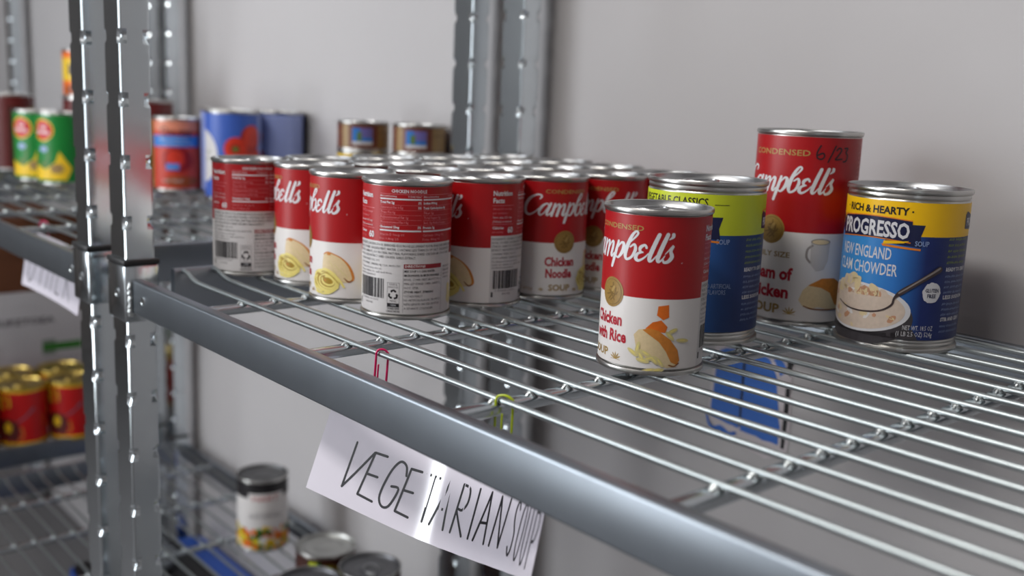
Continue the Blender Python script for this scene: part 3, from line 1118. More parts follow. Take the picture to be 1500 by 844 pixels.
p.poly([(47 * k, 32.5), (62 * k, 38.2), (78 * k, 38.2), (91 * k, 33), (92 * k, 15), (82 * k, 18), (74 * k, 27), (62 * k, 31)], CHICKB, 4)
p.stroke([(44 * k, 16.5), (54 * k, 14.5), (70 * k, 14), (88 * k, 14)], .9, CHICKD, 5)
p.build('food_picture', lab)
p = Print(R + .25)                     # hand-written date
for pts in ([(0, 8), (-2.3, 3), (-2.0, -1.5), (1.2, -2.4), (3.2, 0), (1.8, 2.2), (-1.8, .4)], [(11.5, 8), (6.2, -4.6)], [(12.4, 4.6), (14.4, 6.6), (16.6, 5.0), (14.2, .8), (11.8, -2.4), (17.6, -1.8)],
            [(19.2, 6.4), (22.4, 6.4), (20.8, 3.2), (22.6, .8), (21.6, -3.2), (18.8, -4.0)]):
    p.stroke([(47 * k + a, 130 + b * .95) for a, b in pts], 1.15, MARK, 3)
p.build('handwritten_date', lab)
p = Print(R + .25)
for q in range(14):
    p.greek(104 * k, 134 * k, 132 - q * 3.6, 1.6, PINK, 2)
for q in range(12):
    p.greek(104 * k, 134 * k, 66 - q * 3.6, 1.6, INK, 2)
p.build('nutrition_panel', lab)


# clam chowder and vegetable soup (wide cans)
def ribbon(p, k, d0, d1, v, h, m=NAVY, l=3):
    """wavy banner with folded ends"""
    U = lambda d: d * k
    top = [(U(d0) + (U(d1) - U(d0)) * s_ / 12, v + h / 2 + 1.5 * sin(pi * 1.2 * s_ / 12 - .5)) for s_ in range(13)]
    bot = [(a, b - h) for a, b in top]
    o = lambda q, e: [(a, b + e) for a, b in q]
    p.poly(o(top, 1.1) + o(bot, -1.1)[::-1], ORNG, l)
    p.poly(o(top, .35) + o(bot, -.35)[::-1], m, l + 1)
    e, tv = U(d1), v + 1.0
    p.poly([(e, tv + h * .28), (e + 8.6, tv + h * .28), (e + 6.2, tv - h * .3), (e + 7.6, tv - h * .86), (e - 17, tv - h * .72), (e - 16, tv - h * .4), (e, tv - h * .3)], m, l - 1)
    p.poly([(e - 19, tv - h * .78), (e + 7, tv - h * .92), (e + 7, tv - h * 1.02), (e - 18, tv - h * .9)], ORNG, l)
    p.poly([(e - 17.5, tv - h * .62), (e - 1, tv - h * .56), (e - 4.5, tv - h * .68), (e - 18, tv - h * .8)], YEL, l + 1)
    s0 = U(d0)
    p.poly([(s0 - 7, v + h * .55), (s0, v + h * .2), (s0, v - h * .5), (s0 - 7, v - h * .2), (s0 - 4.5, v + .8)], m, l - 1)
    p.stroke([(s0 - 6, v + h * .62), (s0, v + h * .46), (s0 + 5, v + h * .56)], .7, ORNG, l + 2)


def side_print(p, k, d0, d1, v_hi, heads):
    v = v_hi
    i = 0
    while v > 14:
        if i in heads:
            p.text(heads[i], d0 * k, v, 2.6, PWHITE, 2, width=(d1 - d0) * k * .9, bold=.03, res=1)
            v -= 4.6
        else:
            p.greek(d0 * k, d1 * k, v, 1.9, PBLUE, 2)
            v -= 3.7
        i += 1


R, H = 41.4, 113.2
x, y = 361.5, 336.6
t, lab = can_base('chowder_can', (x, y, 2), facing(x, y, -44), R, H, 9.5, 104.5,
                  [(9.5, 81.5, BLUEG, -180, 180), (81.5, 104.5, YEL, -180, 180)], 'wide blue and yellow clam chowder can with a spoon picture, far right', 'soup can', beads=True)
k = radians(1) * (R + .25)
p = Print(R + .25)
p.text('\u00b7 RICH & HEARTY \u00b7', 13 * k, 95.6, 5.0, INK, 2, width=54, align='c', bold=.035)
ribbon(p, k, -30, 50, 84.5, 13.5)
p.text('PROGRESSO', 11 * k, 79.4, 10.6, PWHITE, 6, width=54, align='c', bold=.03, arc=.6)
p.text('SOUP', 54 * k, 75.0, 3.4, PBLUE, 2, width=9.5, bold=.02)
p.build('brand_lettering', lab)
p = Print(R + .25)
p.text('NEW ENGLAND', 4 * k, 64.0, 8.0, PWHITE, 2, width=44, align='c', bold=.01)
p.text('CLAM CHOWDER', 6 * k, 53.0, 8.0, PWHITE, 2, width=51, align='c', bold=.01)
p.build('flavour_lettering', lab)
p = Print(R + .25)
uc = 2 * k
p.ell(uc, 23, 42, 21, BOWLD, 2, n=48)
p.poly([(-38 * k, 9.6), (66 * k, 9.6), (60 * k, 17), (40 * k, 13), (0, 12), (-30 * k, 16)], BOWLD, 2)
p.ell(uc, 28.5, 40, 17.5, PWHITE, 3, n=48)
p.ell(uc - 1, 28.5, 37.5, 15.8, SOUPW, 4, n=48)
rnd = random.Random(4)
for q in range(34):
    a, r_ = rnd.uniform(0, 2 * pi), sqrt(rnd.random())
    p.ell(uc + 33 * r_ * cos(a), 27 + 13 * r_ * sin(a), rnd.uniform(1.5, 3.6), rnd.uniform(1, 2), rnd.choice((SOUPP, SOUPY, SOUPY, WHITE)), 5, rot=rnd.uniform(-1, 1), n=12, jit=.3)
for q in range(26):                    # heap on the spoon
    a, r_ = rnd.uniform(0, pi), sqrt(rnd.random())
    p.ell(uc + 2 + 23 * r_ * cos(a), 33 + 17 * r_ * sin(a), rnd.uniform(3, 5.5), rnd.uniform(2.2, 3.8), rnd.choice((SOUPP, SOUPY, SOUPW, SOUPY)), 6, rot=rnd.uniform(-1, 1), n=12, jit=.25)
p.poly([(uc - 22, 36), (uc + 28, 38), (uc + 27, 33), (uc + 20, 28), (uc + 4, 26), (uc - 14, 29)], SOUPW, 7)
p.stroke([(uc - 18, 29.5), (uc - 6, 26.2), (uc + 8, 25.8), (uc + 20, 28.2), (uc + 27, 33), (uc + 28.5, 38), (uc + 33, 43), (uc + 44, 51), (uc + 57, 59.5)], [.6, .9, 1.0, 1.1, 1.4, 1.6, 3.6, 3.2, 4.4], SPOOND, 8)
p.stroke([(uc + 31, 41.8), (uc + 44, 51.6), (uc + 57, 60.2)], [.9, 1.1, 1.5], SPOON, 9)
p.build('food_picture', lab)
p = Print(R + .25)
u, v = 75 * k, 43
p.ell(u, v, 6.7, 7.2, PWHITE, 3, n=32, jit=.10)
p.ell(u, v, 6.1, 6.5, PWHITE, 4, n=32)
p.text('GLUTEN', u, v + .4, 2.6, NAVY, 5, width=10, align='c', bold=.03, res=1)
p.text('FREE', u, v - 3.4, 2.6, NAVY, 5, width=6.4, align='c', bold=.03, res=1)
p.build('gluten_free_badge', lab)
p = Print(R + .25)
p.text('NET WT. 18.5 OZ', 80 * k, 16.4, 3.2, PWHITE, 3, width=21, align='r', res=1)
p.text('(1 LB 2.5 OZ) 524g', 80 * k, 12.0, 3.2, PWHITE, 3, width=25, align='r', res=1)
for q in range(5):
    p.greek(88 * k, 118 * k, 79 - q * 4.0, 2.0, LIMEI, 2)
side_print(p, k, 88, 124, 58, {0: 'READY TO SERVE', 5: 'LESS SODIUM', 9: 'STIR AND SERVE'})
p.build('side_lettering', lab)
p = Print(R + .25)
p.poly([(110 * k, 97), (113 * k, 99), (128 * k, 96), (128 * k, 86), (110 * k, 87)], NAVY, 2)
p.text('PRO', 113 * k, 89, 5.5, PWHITE, 3, width=9, bold=.03)
p.build('side_banner', lab)

x, y = 268.4, 225.9
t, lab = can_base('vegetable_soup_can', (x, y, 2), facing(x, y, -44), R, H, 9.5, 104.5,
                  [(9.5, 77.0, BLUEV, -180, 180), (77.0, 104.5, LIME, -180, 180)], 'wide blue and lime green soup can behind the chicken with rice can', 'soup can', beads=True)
p = Print(R + .25)
p.text('VEGETABLE CLASSICS', 6 * k, 96.6, 5.2, INK, 2, width=58, align='c', bold=.015)
p.rect(52 * k, 66 * k, 97.4, 97.8, INK, 2)
ribbon(p, k, -30, 49, 84.5, 13.5)
p.text('PROGRESSO', 11 * k, 79.4, 10.6, PWHITE, 6, width=54, align='c', bold=.03, arc=.6)
p.text('SOUP', 56 * k, 71.0, 3.4, PBLUE, 2, width=9.5, bold=.02)
p.build('brand_lettering', lab)
p = Print(R + .25)
p.poly([(112 * k, 91), (114 * k, 93), (130 * k, 90), (130 * k, 80), (112 * k, 81)], NAVY, 2)
p.stroke([(112 * k, 93), (121 * k, 94.2), (130 * k, 93)], .9, ORNG, 3)
p.text('PRO', 115 * k, 83, 5.5, PWHITE, 3, width=9, bold=.03)
p.build('side_banner', lab)
p = Print(R + .25)
p.text('NO ARTIFICIAL', 60 * k, 40.5, 3.2, PBLUE, 2, width=20, align='c', bold=.01)
p.text('FLAVORS', 60 * k, 36.2, 3.2, PBLUE, 2, width=12.5, align='c', bold=.01)
for q in range(5):
    p.greek(88 * k, 118 * k, 73 - q * 4.0, 2.0, LIMEI, 2)
side_print(p, k, 88, 124, 52, {0: 'READY TO SERVE', 5: 'LESS SODIUM'})
p.build('side_lettering', lab)
p = Print(R + .25)
p.ell(0, 24, 33, 22, WHITE, 2, n=48)
p.ell(-.6, 24, 31.6, 20.6, BOWLD, 3, n=48)
p.ell(-2, 24, 27, 17, CARROT, 4, n=40)
p.build('food_picture', lab)


# ------------------------------------------------------------------ cans further back
def simple_can(name, loc, rz, R, H, band, label, cat='can', group=None, z=(4.5, None), **kw):
    return can_base(name, loc, rz, R, H, z[0], z[1] or H - 4.5, band, label, cat, group, seg=48, **kw)


# tomato sauce can with the blue band
R, H = 37.2, 112
x, y = -824, 293
t, lab = simple_can('tomato_sauce_can', (x, y, 2), facing(x, y, -2), R, H, [(4.5, 107.5, SAUCER, -180, 180)], 'red can with a bright blue band, left of the blue tomato cans')
k = radians(1) * (R + .25)
p = Print(R + .25)
p.rect(-58 * k, 58 * k, 92, 107.4, mat('label_salmon', srgb(214, 132, 104), LR), 1)
for pts in ([(-20, 86), (-24, 92), (-17, 97), (-14, 92), (-20, 84)], [(-12, 85), (-10, 93), (-6, 86), (-4, 93), (0, 86)], [(2, 86), (6, 93), (8, 86), (12, 93), (14, 85)], [(16, 93), (18, 86), (22, 94), (20, 80)]):
    p.stroke(pts, 1.6, INK, 3)
p.rect(-62 * k, 60 * k, 68, 85, SAUCEB, 2)
p.greek(-26, 18, 77, 4.0, PWHITE, 3)
p.greek(-18, 24, 71, 3.4, PWHITE, 3)
p.ell(2, 48, 24, 19, TOMATOD, 2, jit=.15)
p.ell(-2, 50, 14, 13, TOMATO, 3, jit=.1)
p.rect(-16, 4, 33, 43, SAUCEB, 4)
p.greek(-13, 2, 36, 3, PWHITE, 5)
p.ell(8, 16, 26, 8, BEAND, 2, jit=.3)
p.greek(-22, 16, 14, 5, CREAMW, 4)
p.rect(-92 * k, -66 * k, 5, 107, LEAF, 1)
p.rect(66 * k, 92 * k, 84, 107, LEAF, 1)
p.rect(66 * k, 92 * k, 5, 84, TOMATOD, 1)
p.build('label_print', lab)

# three large blue tomato cans
R, H = 39.5, 128
bluecans = [((-684, 319), 0, 'blue can with red tomatoes and a white oval on its label'),
            ((-770, 352), -205, 'dark blue tomato can partly hidden behind the red can'),
            ((-702, 401), -97, 'pale blue can behind the tomato picture can, near the wall')]
pr = None
for (x, y), rl, lb in bluecans:
    if pr is None:
        pr, lab = simple_can('tomato_can', (x, y, 2), facing(x, y, rl), R, H, [(4.5, 123.5, TOM_BLUE, -180, 180)], lb, group='large blue tomato cans', tab=False)
        k = radians(1) * (R + .25)
        p = Print(R + .25)
        p.rect(60 * k, 162 * k, 6, 122, TOM_PALE, 1)
        for q in range(14):
            p.greek(64 * k, 154 * k, 112 - q * 7.5, 2.6, TOM_BLUE, 2)
        p.poly([(-54 + 31 * cos(a), 62 + 38 * sin(a)) for a in [radians(-90 + 12 * i) for i in range(16)]], CREAMW, 2)
        p.greek(-50, -32, 66, 4, LEAF, 3)
        p.greek(-50, -30, 56, 4, LEAF, 3)
        p.ell(4, 74, 17, 17, TOMATO, 4)
        p.ell(27, 88, 17, 20, TOMATOD, 2)
        p.ell(29, 92, 14, 16, TOMATO, 3)
        p.ell(30, 60, 17, 16, TOMATO, 2)
        p.ell(3, 74, 7, 6, TOMATOD, 5, jit=.3)
        p.ell(3, 74, 4, 4, LEAF, 6, jit=.6)
        p.ell(2, 46, 30, 10, CORN, 2, jit=.3)
        p.ell(10, 38, 26, 9, CARROT, 3, jit=.3)
        p.rect(200 * k, 262 * k, 8, 120, mat('label_tomato_blue_panel', srgb(50, 82, 176), LR), 1)
        for q in range(15):
            p.greek(204 * k, 256 * k, 112 - q * 7, 2.6, TOM_PALE, 2)
        p.rect(210 * k, 230 * k, 96, 102, SAUCEB, 3)
        p.rect(164 * k, 198 * k, 6, 122, NAVY, 1)
        p.build('label_print', lab)
    else:
        o = copy_tree(pr, (x, y, 2), facing(x, y, rl))
        o['label'] = lb

# short brown cans standing on light blue ones
SKY = mat('label_light_blue', srgb(120, 160, 190), LR)
pr = None
for (x, y), lb in (((-409, 368), 'short brown can with a blue square, left one on top of the small stack'),
                   ((-333, 402), 'short brown can with a blue square, right one on top of the small stack')):
    low = 'light blue and yellow can under the %s short brown can' % lb.split(',')[1].split()[0]
    if pr is None:
        R, H = 32.5, 37
        pr, lab = simple_can('short_can', (x, y, 90.4), facing(x, y, 0), R, H, [(3.6, 33.2, BROWN, -180, 180)], lb, group='short brown cans in the back', z=(3.6, 33.2), tab=False, depth=3)
        k = radians(1) * (R + .25)
        p = Print(R + .25)
        p.rect(-14, 12, 8, 29, SAUCEB, 2)
        p.rect(-4, 12, 17, 29, mat('label_violet', srgb(112, 104, 170), LR), 3)
        p.rect(-14, 12, 8, 12, CREAMW, 3)
        p.rect(-8, -2, 13, 24, LEAF, 4)
        p.rect(-52 * k, -34 * k, 4, 33, TAN, 1)
        p.rect(34 * k, 100 * k, 4, 33, TAN, 1)
        p.greek(38 * k, 80 * k, 22, 3, BROWND, 2)
        p.greek(-88 * k, -56 * k, 20, 4, TAN, 2)
        p.build('label_print', lab)
        pl, lab = simple_can('light_blue_can', (x, y, 2), facing(x, y, 0), 32.5, 88, [(4, 60, SKY, -180, 180), (60, 84, CORN, -180, 180)], low, group='light blue cans under the short brown cans', z=(4, 84), tab=False)
    else:
        o = copy_tree(pr, (x, y, 90.4), facing(x, y, -4))
        o['label'] = lb
        o = copy_tree(pl, (x, y, 2), facing(x, y, 30))
        o['label'] = low

# green corn cans
R, H = 37.2, 112
pr = None
for (x, y), lb in (((-966, 166), 'green corn can with a red and yellow badge, nearer one of the pair'), ((-1042, 153), 'green corn can with a red and yellow badge, farther one of the pair')):
    if pr is None:
        pr, lab = simple_can('corn_can', (x, y, 2), facing(x, y, -48), R, H, [(4.5, 107.5, GREEN, -180, 180)], lb, group='green corn cans')
        k = radians(1) * (R + .25)
        p = Print(R + .25)
        p.ell(0, 84, 19, 17, CORN, 2)
        p.ell(0, 84, 17, 15, HOMR, 3)
        p.text('Del', 0, 86, 6, PWHITE, 4, align='c', bold=.02)
        p.text('Monte', 0, 78, 6, PWHITE, 4, align='c', bold=.02, width=24)
        p.ell(0, 55, 8, 5, PBLUE, 2)
        p.poly([(-34, 8), (36, 8), (44, 26), (34, 40), (26, 52), (20, 36), (4, 24), (-18, 30), (-34, 36)], CORN, 2)
        p.ell(22, 26, 10, 8, TAN, 3, jit=.4)
        p.poly([(-26, 60), (-8, 30), (6, 26), (14, 62), (4, 34), (-10, 36)], LEAF, 3)
        p.rect(84 * k, 150 * k, 5, 107, GREEND, 1)
        for v_, h_ in ((97, 4), (87, 4), (76, 4), (68, 3), (34, 4), (26, 3)):
            p.greek(88 * k, 140 * k, v_, h_, CREAMW, 2)
        p.build('label_print', lab)
    else:
        o = copy_tree(pr, (x, y, 2), facing(x, y, -44))
        o['label'] = lb

# dark red cans beyond, an orange bean can on top of them
pr = None
for n_, ((x, y), lb) in enumerate((((-1041, 231), 'tall maroon can under the orange bean can'), ((-1000, 320), 'tall maroon can behind the near posts, by the wall'),
                                   ((-1245, 168), 'tall dark brown can at the left frame edge'), ((-1322, 178), 'tall brown and olive can farthest left'))):
    if pr is None:
        pr, lab = simple_can('dark_can', (x, y, 2), facing(x, y, 0), 37.2, 134, [(4.5, 129.5, DKCAN, -180, 180)], lb, group='dark cans behind the green ones', tab=False)
        p = Print(37.45)
        p.rect(-14, 10, 12, 112, BROWND, 2)
        p.rect(24, 40, 12, 112, OLIVE, 2)
        p.build('label_print', lab)
    else:
        o = copy_tree(pr, (x, y, 2), facing(x, y, (0, 30, 10, -40)[n_]))
        o['label'] = lb
x, y = -1043, 229
t, lab = simple_can('bean_can', (x, y, 136.4), facing(x, y, -40), 33, 76, [(4, 72, BEANO, -180, 180)], 'small orange can with a yellow panel, standing on top of a dark can', z=(4, 72))
p = Print(33.25)
p.rect(-32, 30, 26, 62, CORN, 2)
p.text("M'S", -4, 36, 17, NAVY, 3, width=32, bold=.05)
p.ell(8, 12, 24, 8, BEAND, 2, jit=.4)
p.build('label_print', lab)

# lower shelf of the middle unit
LZ = -515
R, H = 37.2, 112
x, y = -606, 324
t, lab = simple_can('mixed_vegetable_can', (x, y, LZ), facing(x, y, 4), R, H, [(4.5, 84, WHITE, -180, 180), (84, 107.5, INK, -180, 180)], 'white vegetable can with a black top band on the lower shelf', lid=mat('dull_grey_lid', (0.14, 0.14, 0.145), 0.45, 0.7), tab=False)
p = Print(R + .25)
p.rect(-24, 30, 82, 92, WHITE, 2)
p.text('HART', 2, 80, 9, mat('label_pale_rose_ink', srgb(196, 130, 130), LR), 3, width=40, align='c', bold=.02)
p.text('MIXED VEGETABLES', 2, 54, 5, INKG, 3, width=48, align='c')
p.rect(-14, 16, 62, 62.6, INKG, 3)
rnd = random.Random(9)
for q in range(170):
    p.ell(rnd.uniform(-64, 64), rnd.uniform(6, 33 + 6 * rnd.random()), rnd.uniform(2.5, 5.5), rnd.uniform(2, 4.4), rnd.choice((CORN, CORN, LEAF, LIME, GREEND, CARROT)), rnd.randint(2, 8), n=9, rot=rnd.uniform(0, 3), jit=.2)
for q in ((-26, 14), (22, 24), (42, 20)):
    p.ell(q[0], q[1], 8, 6, CARROT, 9, jit=.2)
p.build('label_print', lab)
GREYLID = mat('dark_grey_lid', (0.16, 0.16, 0.17), 0.4, 0.8)
PALELID = mat('pale_tin_lid', (0.5, 0.5, 0.48), 0.4, 0.9)
low = [((-335.5, 273.6), PALELID, 'green labelled can with a pale lid on the lower shelf, behind two dark lids', False),
       ((-252.6, 286.8), GREYLID, 'can with a dark embossed lid on the lower shelf, right one of three', True),
       ((-261.6, 207.3), GREYLID, 'can with a dark grey lid at the bottom edge, nearest of three', False)]
for (x, y), ld, lb, tb in low:
    t, lab = simple_can('vegetable_can', (x, y, LZ), facing(x, y, 10), R, H, [(4.5, 107.5, BROWND, -180, 180)], lb, group='cans on the lower shelf', lid=ld, tab=tb)
    p = Print(R + .25)
    p.rect(-28, -17, 8, 104, LIME, 2)
    p.rect(-17, -12, 8, 104, GREEND, 2)
    p.ell(-2, 80, 16, 22, OLIVE, 2, jit=.2)
    p.ell(-4, 84, 10, 14, LIME, 3, jit=.2)
    p.ell(20, 82, 9, 20, GREEND, 2, jit=.2)
    p.build('label_print', lab)

# red cans with gold lids on the lower shelf of the far unit
R, H = 42.3, 114
reds = [(-1272, 168, 'red can with a gold lid, nearest on the far lower shelf'), (-1262, 256, 'red can with a gold lid beside the near post, right of the nearest one'),
        (-1272, 80, 'red can with a gold lid at the left frame edge, front rank'), (-1360, 172, 'red can with a gold lid, middle of the second rank'),
        (-1352, 262, 'red can with a gold lid, right end of the second rank'), (-1360, 84, 'red can with a gold lid, left end of the second rank')]
pr = None
for x, y, lb in reds:
    if pr is None:
        pr, lab = simple_can('gold_lid_can', (x, y, LZ), facing(x, y, -4), R, H, [(5, 109, HOMR, -180, 180)], lb, group='red cans with gold lids', tin=GOLDTIN, lid=GOLDTIN, tab=False, rim=1.6, depth=3.4)
        m_ = MB()
        z = H - 3.0
        m_.lathe([(0.01, z + 5), (8, z + 4.6), (13, z + 2), (14, z - 1)], GOLDTIN, 20, (6, 0))
        m_.build('lid_boss', pr)
        p = Print(R + .25)
        p.rect(-90, 90, 5, 9, CORN, 2)
        p.rect(-90, 90, 105, 109, CORN, 2)
        for a in (-46, -41, -36):
            p.stroke([(a, 100), (a + 5, 92), (a - 1, 84), (a + 4, 74)], 3.0, CORN, 2)
        p.stroke([(-22, 98), (-20, 86), (-21, 78)], 4.0, CORN, 2)
        p.poly([(-44, 12), (-8, 12), (-2, 30), (-6, 48), (-26, 56), (-46, 48)], POT, 2)
        p.ell(-24, 38, 7, 11, CORN, 3, jit=.4)
        p.stroke([(-6, 50), (4, 56), (12, 63), (22, 73)], [2.5, 3.4, 3.2, 5.0], mat('print_ladle', srgb(120, 92, 110), LR), 4)
        p.stroke([(-6, 14), (2, 22), (0, 38)], 3.0, CHICKB, 3)
        p.build('label_print', lab)
    else:
        o = copy_tree(pr, (x, y, LZ), facing(x, y, -4 if y < 200 else -8))
        o['label'] = lb

# ------------------------------------------------------------------ cartons behind the red cans
CARD_W = mat('white_carton', srgb(190, 186, 188), 0.6, noise=0.03, nscale=30)
CARD_G = mat('carton_green_print', srgb(46, 110, 34), 0.6)
CARD_B = mat('brown_cardboard', srgb(112, 66, 40), 0.8, noise=0.1, nscale=60)
TAPE = mat('dark_brown_tape', srgb(84, 40, 34), 0.4)
CX, CY0, CY1, CZT = -1440, 60, 345, -262
t = empty('white_carton', (CX - 160, 200, LZ), 0, 'white printed carton with green bands behind the gold-lid cans', 'box')
m_ = MB().box(-160, 160, CY0 - 200, CY1 - 200, 0, CZT - LZ, CARD_W, 2)
m_.build('carton_box', t)
p = Print()
hh = CZT - LZ
p.rect(4, 281, 70, 78, CREAMW, 1)
p.rect(4, 281, 4, 88, CARD_G, 2)
p.rect(196, 274, 126, 142, CARD_G, 2)
p.rect(196, 222, 118, 150, mat('carton_grey_print', srgb(120, 128, 118), .6), 1)
p.greek(200, 270, 104, 5, INKG, 2)
p.text('ASUFZTOEA', 88, 186, 13, INKG, 2, width=134, bold=.02)
for q in range(4):
    p.greek(20, 120, 138 - q * 12, 5, INKG, 2)
p.build('carton_print', t, fmap=lambda u, v, L: (160 + .15 * L + .3, CY0 - 200 + u, v), thin=400)
m_ = MB().box(160.2, 160.8, 135 - 8, 135 + 8, hh - 46, hh - .5, TAPE)
tp = m_.build('packing_tape', t)
t = empty('brown_box', (CX - 160, 200, CZT), 0, 'brown cardboard box standing on top of the white carton', 'box')
m_ = MB()
m_.box(-150, 158, -150, 140, 0.4, 150, CARD_B, 2)
m_.build('box_body', t)
m_ = MB()
m_.box(158.2, 160, -130, 120, 70, 150, CARD_B, .5)
m_.build('flap', t)

# ------------------------------------------------------------------ paper clips and hand-lettered signs
PINKC = mat('pink_coated_wire', srgb(214, 24, 96), 0.35)
LIMEC = mat('lime_coated_wire', srgb(186, 204, 24), 0.35)
PAPER = mat('laminated_paper', srgb(218, 213, 224), 0.1, spec=1.0, noise=0.015, nscale=90)
PENM = mat('black_marker', srgb(28, 26, 32), 0.35, spec=0.3)


def clip(name, x, w_, z_bot, m, label, tilt=0.0, z=0.0, y=0.0):
    """paper clip hooked over the front wire"""
    t = empty(name, (x, y, z), 0, label, 'paper clip', None)
    mb = MB()
    h = w_ / 2
    front = [(-h, -3.1, z_bot + 6), (-h, -3.1, -2)]
    loop = [(-h, -3.0, 0.6), (-h * .9, -2.2, 2.4), (-h * .5, -.8, 3.1), (0, .6, 3.2), (h * .5, 1.8, 2.6), (h * .9, 2.8, 1.2), (h, 3.2, -1)]
    back = [(h, 3.2, z_bot * .55), (h, 2.4, z_bot + 4), (h * .6, 1.0, z_bot), (-h * .2, -.6, z_bot - .5), (-h * .8, -2.2, z_bot + 2)]
    mb.tube(catmull(front + loop + back, 4), 0.75, m, 8)
    mb.tube(catmull([(-h, -3.1, z_bot + 6), (-h * .9, -3.2, z_bot + 3.4), (-h * .2, -3.2, z_bot + 2.4), (h * .5, -3.2, z_bot + 3.6), (h * .6, -3.2, z_bot + 8), (h * .6, -3.2, -6)], 4), 0.62, m, 8)
    o = mb.build('bent_wire', t)
    t.rotation_euler = (0, tilt, 0)
    return t


clip('paper_clip', 196.5, 4.2, -34, PINKC, 'pink paper clip hooked over the front wire of the near shelf', 0.10)
clip('paper_clip', 318.4, 7.2, -34, LIMEC, 'lime green paper clip hooked over the front wire of the near shelf', 0.02)
clip('paper_clip', -505, 8.0, -34, PINKC, 'pink paper clip on the front wire of the farther shelf', 0.04)

# strokes of the tall thin hand lettering, box 0..1 x 0..1
HAND = {
    'V': [[(.12, 1), (.02, 0), (.95, .94)]],
    'E': [[(.75, 1), (.25, .98), (0, .02), (.62, 0)], [(.12, .5), (.58, .52)]],
    'G': [[(.9, .78), (.8, .97), (.5, 1), (.2, .7), (.02, .2), (.2, 0), (.5, .06), (.72, .46), (.4, .46)]],
    'T': [[(0, 1), (.9, 1)], [(.5, 1), (.35, 0)]],
    'A': [[(0, 0), (.62, 1), (.78, 0)], [(.25, .38), (.72, .40)]],
    'R': [[(.02, 0), (.25, 1)], [(.25, 1), (.75, .95), (.8, .68), (.5, .5), (.15, .46), (.85, 0)]],
    'I': [[(.2, 0), (.4, 1)]],
    'N': [[(0, 0), (.2, 1), (.62, .02), (.88, 1)]],
    'S': [[(.8, .85), (.55, 1), (.25, .85), (.3, .62), (.6, .4), (.55, .12), (.25, 0), (0, .14)]],
    'O': [[(.5, 1), (.2, .8), (.05, .3), (.25, 0), (.6, .1), (.85, .6), (.8, .92), (.5, 1)]],
    'U': [[(.15, 1), (.02, .3), (.2, 0), (.5, .05), (.72, .4), (.85, 1)]],
    'P': [[(0, 0), (.22, 1)], [(.22, 1), (.75, .96), (.85, .72), (.55, .5), (.12, .48)]],
    'H': [[(0, 0), (.2, 1)], [(.65, 0), (.85, 1)], [(.1, .5), (.75, .52)]]}
STRAIGHT = set('VETAIHNM')


def hand_text(p, txt, u, v, h, widths, m, wd, gap=1.0, slant=0.0, layer=1):
    for ch, cw in zip(txt, widths):
        if ch != ' ':
            for st in HAND[ch]:
                q = [(u + a * cw + slant * b * h, v + b * h) for a, b in st]
                if ch in STRAIGHT or len(st) == 2:
                    for q0, q1 in zip(q, q[1:]):
                        p.stroke([q0, q1], wd, m, layer, smooth=False)
                else:
                    p.stroke(q, wd, m, layer, n=5)
        u += cw + gap


def arc_path(x0, y0, a0, a1, L, n=60):
    """plan curve of a curling sheet: heading runs from a0 to a1 degrees"""
    pts = [(x0, y0, radians(a0))]
    x, y = x0, y0
    for i in range(n):
        a = radians(a0 + (a1 - a0) * (i + .5) / n)
        x += cos(a) * L / n
        y += sin(a) * L / n
        pts.append((x, y, radians(a0 + (a1 - a0) * (i + 1) / n)))
    return pts


def sheet_map(path, L, zb0, zb1, lean=0.0):
    n = len(path) - 1
    def f(u, v, lay):
        s_ = max(0.0, min(1.0, u / L)) * n
        i = min(int(s_), n - 1)
        t_ = s_ - i
        a, b = path[i], path[i + 1]
        x, y, h = (a[j] + (b[j] - a[j]) * t_ for j in range(3))
        off = .12 * lay
        z = zb0 + (zb1 - zb0) * u / L + v
        return (x + sin(h) * off, y - cos(h) * off + lean * v, z)
    return f


def sheet(t, L, Hh, fm, name='paper_sheet'):
    mb = MB()
    n = 60
    vs, fs = [], []
    for lay in (0, -3.0):
        for i in range(n + 1):
            for v in (0, Hh(L * i / n)):
                vs.append(fm(L * i / n, v, lay))
    o = 2 * (n + 1)
    for i in range(n):
        a = 2 * i
        fs.append((a, a + 2, a + 3, a + 1))
        fs.append((o + a, o + a + 1, o + a + 3, o + a + 2))
        fs.append((a, o + a, o + a + 2, a + 2))
        fs.append((a + 1, a + 3, o + a + 3, o + a + 1))
    fs.append((0, 1, o + 1, o))
    fs.append((2 * n, o + 2 * n, o + 2 * n + 1, 2 * n + 1))
    mb.add(vs, fs, PAPER, True)
    return mb.build(name, t, sharp=60)


SL = 249.0


def lerp_tab(tab, q):
    for (a, b), (c, d) in zip(tab, tab[1:]):
        if q <= c:
            return b + (d - b) * (q - a) / (c - a)
    return tab[-1][1]


HEADS = [(0, 16.6), (100, 13.2), (160, -6), (215, -28), (400, -30)]
BOT = [(0, -109.2), (20, -111.5), (40, -113.7), (60, -115.6), (80, -117.3), (100, -118.4), (120, -118.3), (140, -116.3), (160, -112.8), (180, -107.9), (200, -101.6), (220, -94.0), (240, -86.0), (249, -82.3)]
TOP = [(0, -32), (60, -39), (200, -38), (249, -32)]
LEAN = 0.16
path = [(127.6, -16.0, radians(17))]
for q in range(249):
    a = radians(lerp_tab(HEADS, q + .5))
    path.append((path[-1][0] + cos(a), path[-1][1] + sin(a), radians(lerp_tab(HEADS, q + 1))))


def fm(u, v, lay):
    q = max(0.0, min(248.999, u + 0.24 * v * max(0.0, 1 - u / SL)))
    i = int(q)
    x, y, h = (path[i][j] + (path[i + 1][j] - path[i][j]) * (q - i) for j in range(3))
    return (x + sin(h) * (.12 * lay - LEAN * v), y - cos(h) * (.12 * lay - LEAN * v), lerp_tab(BOT, q) + v)


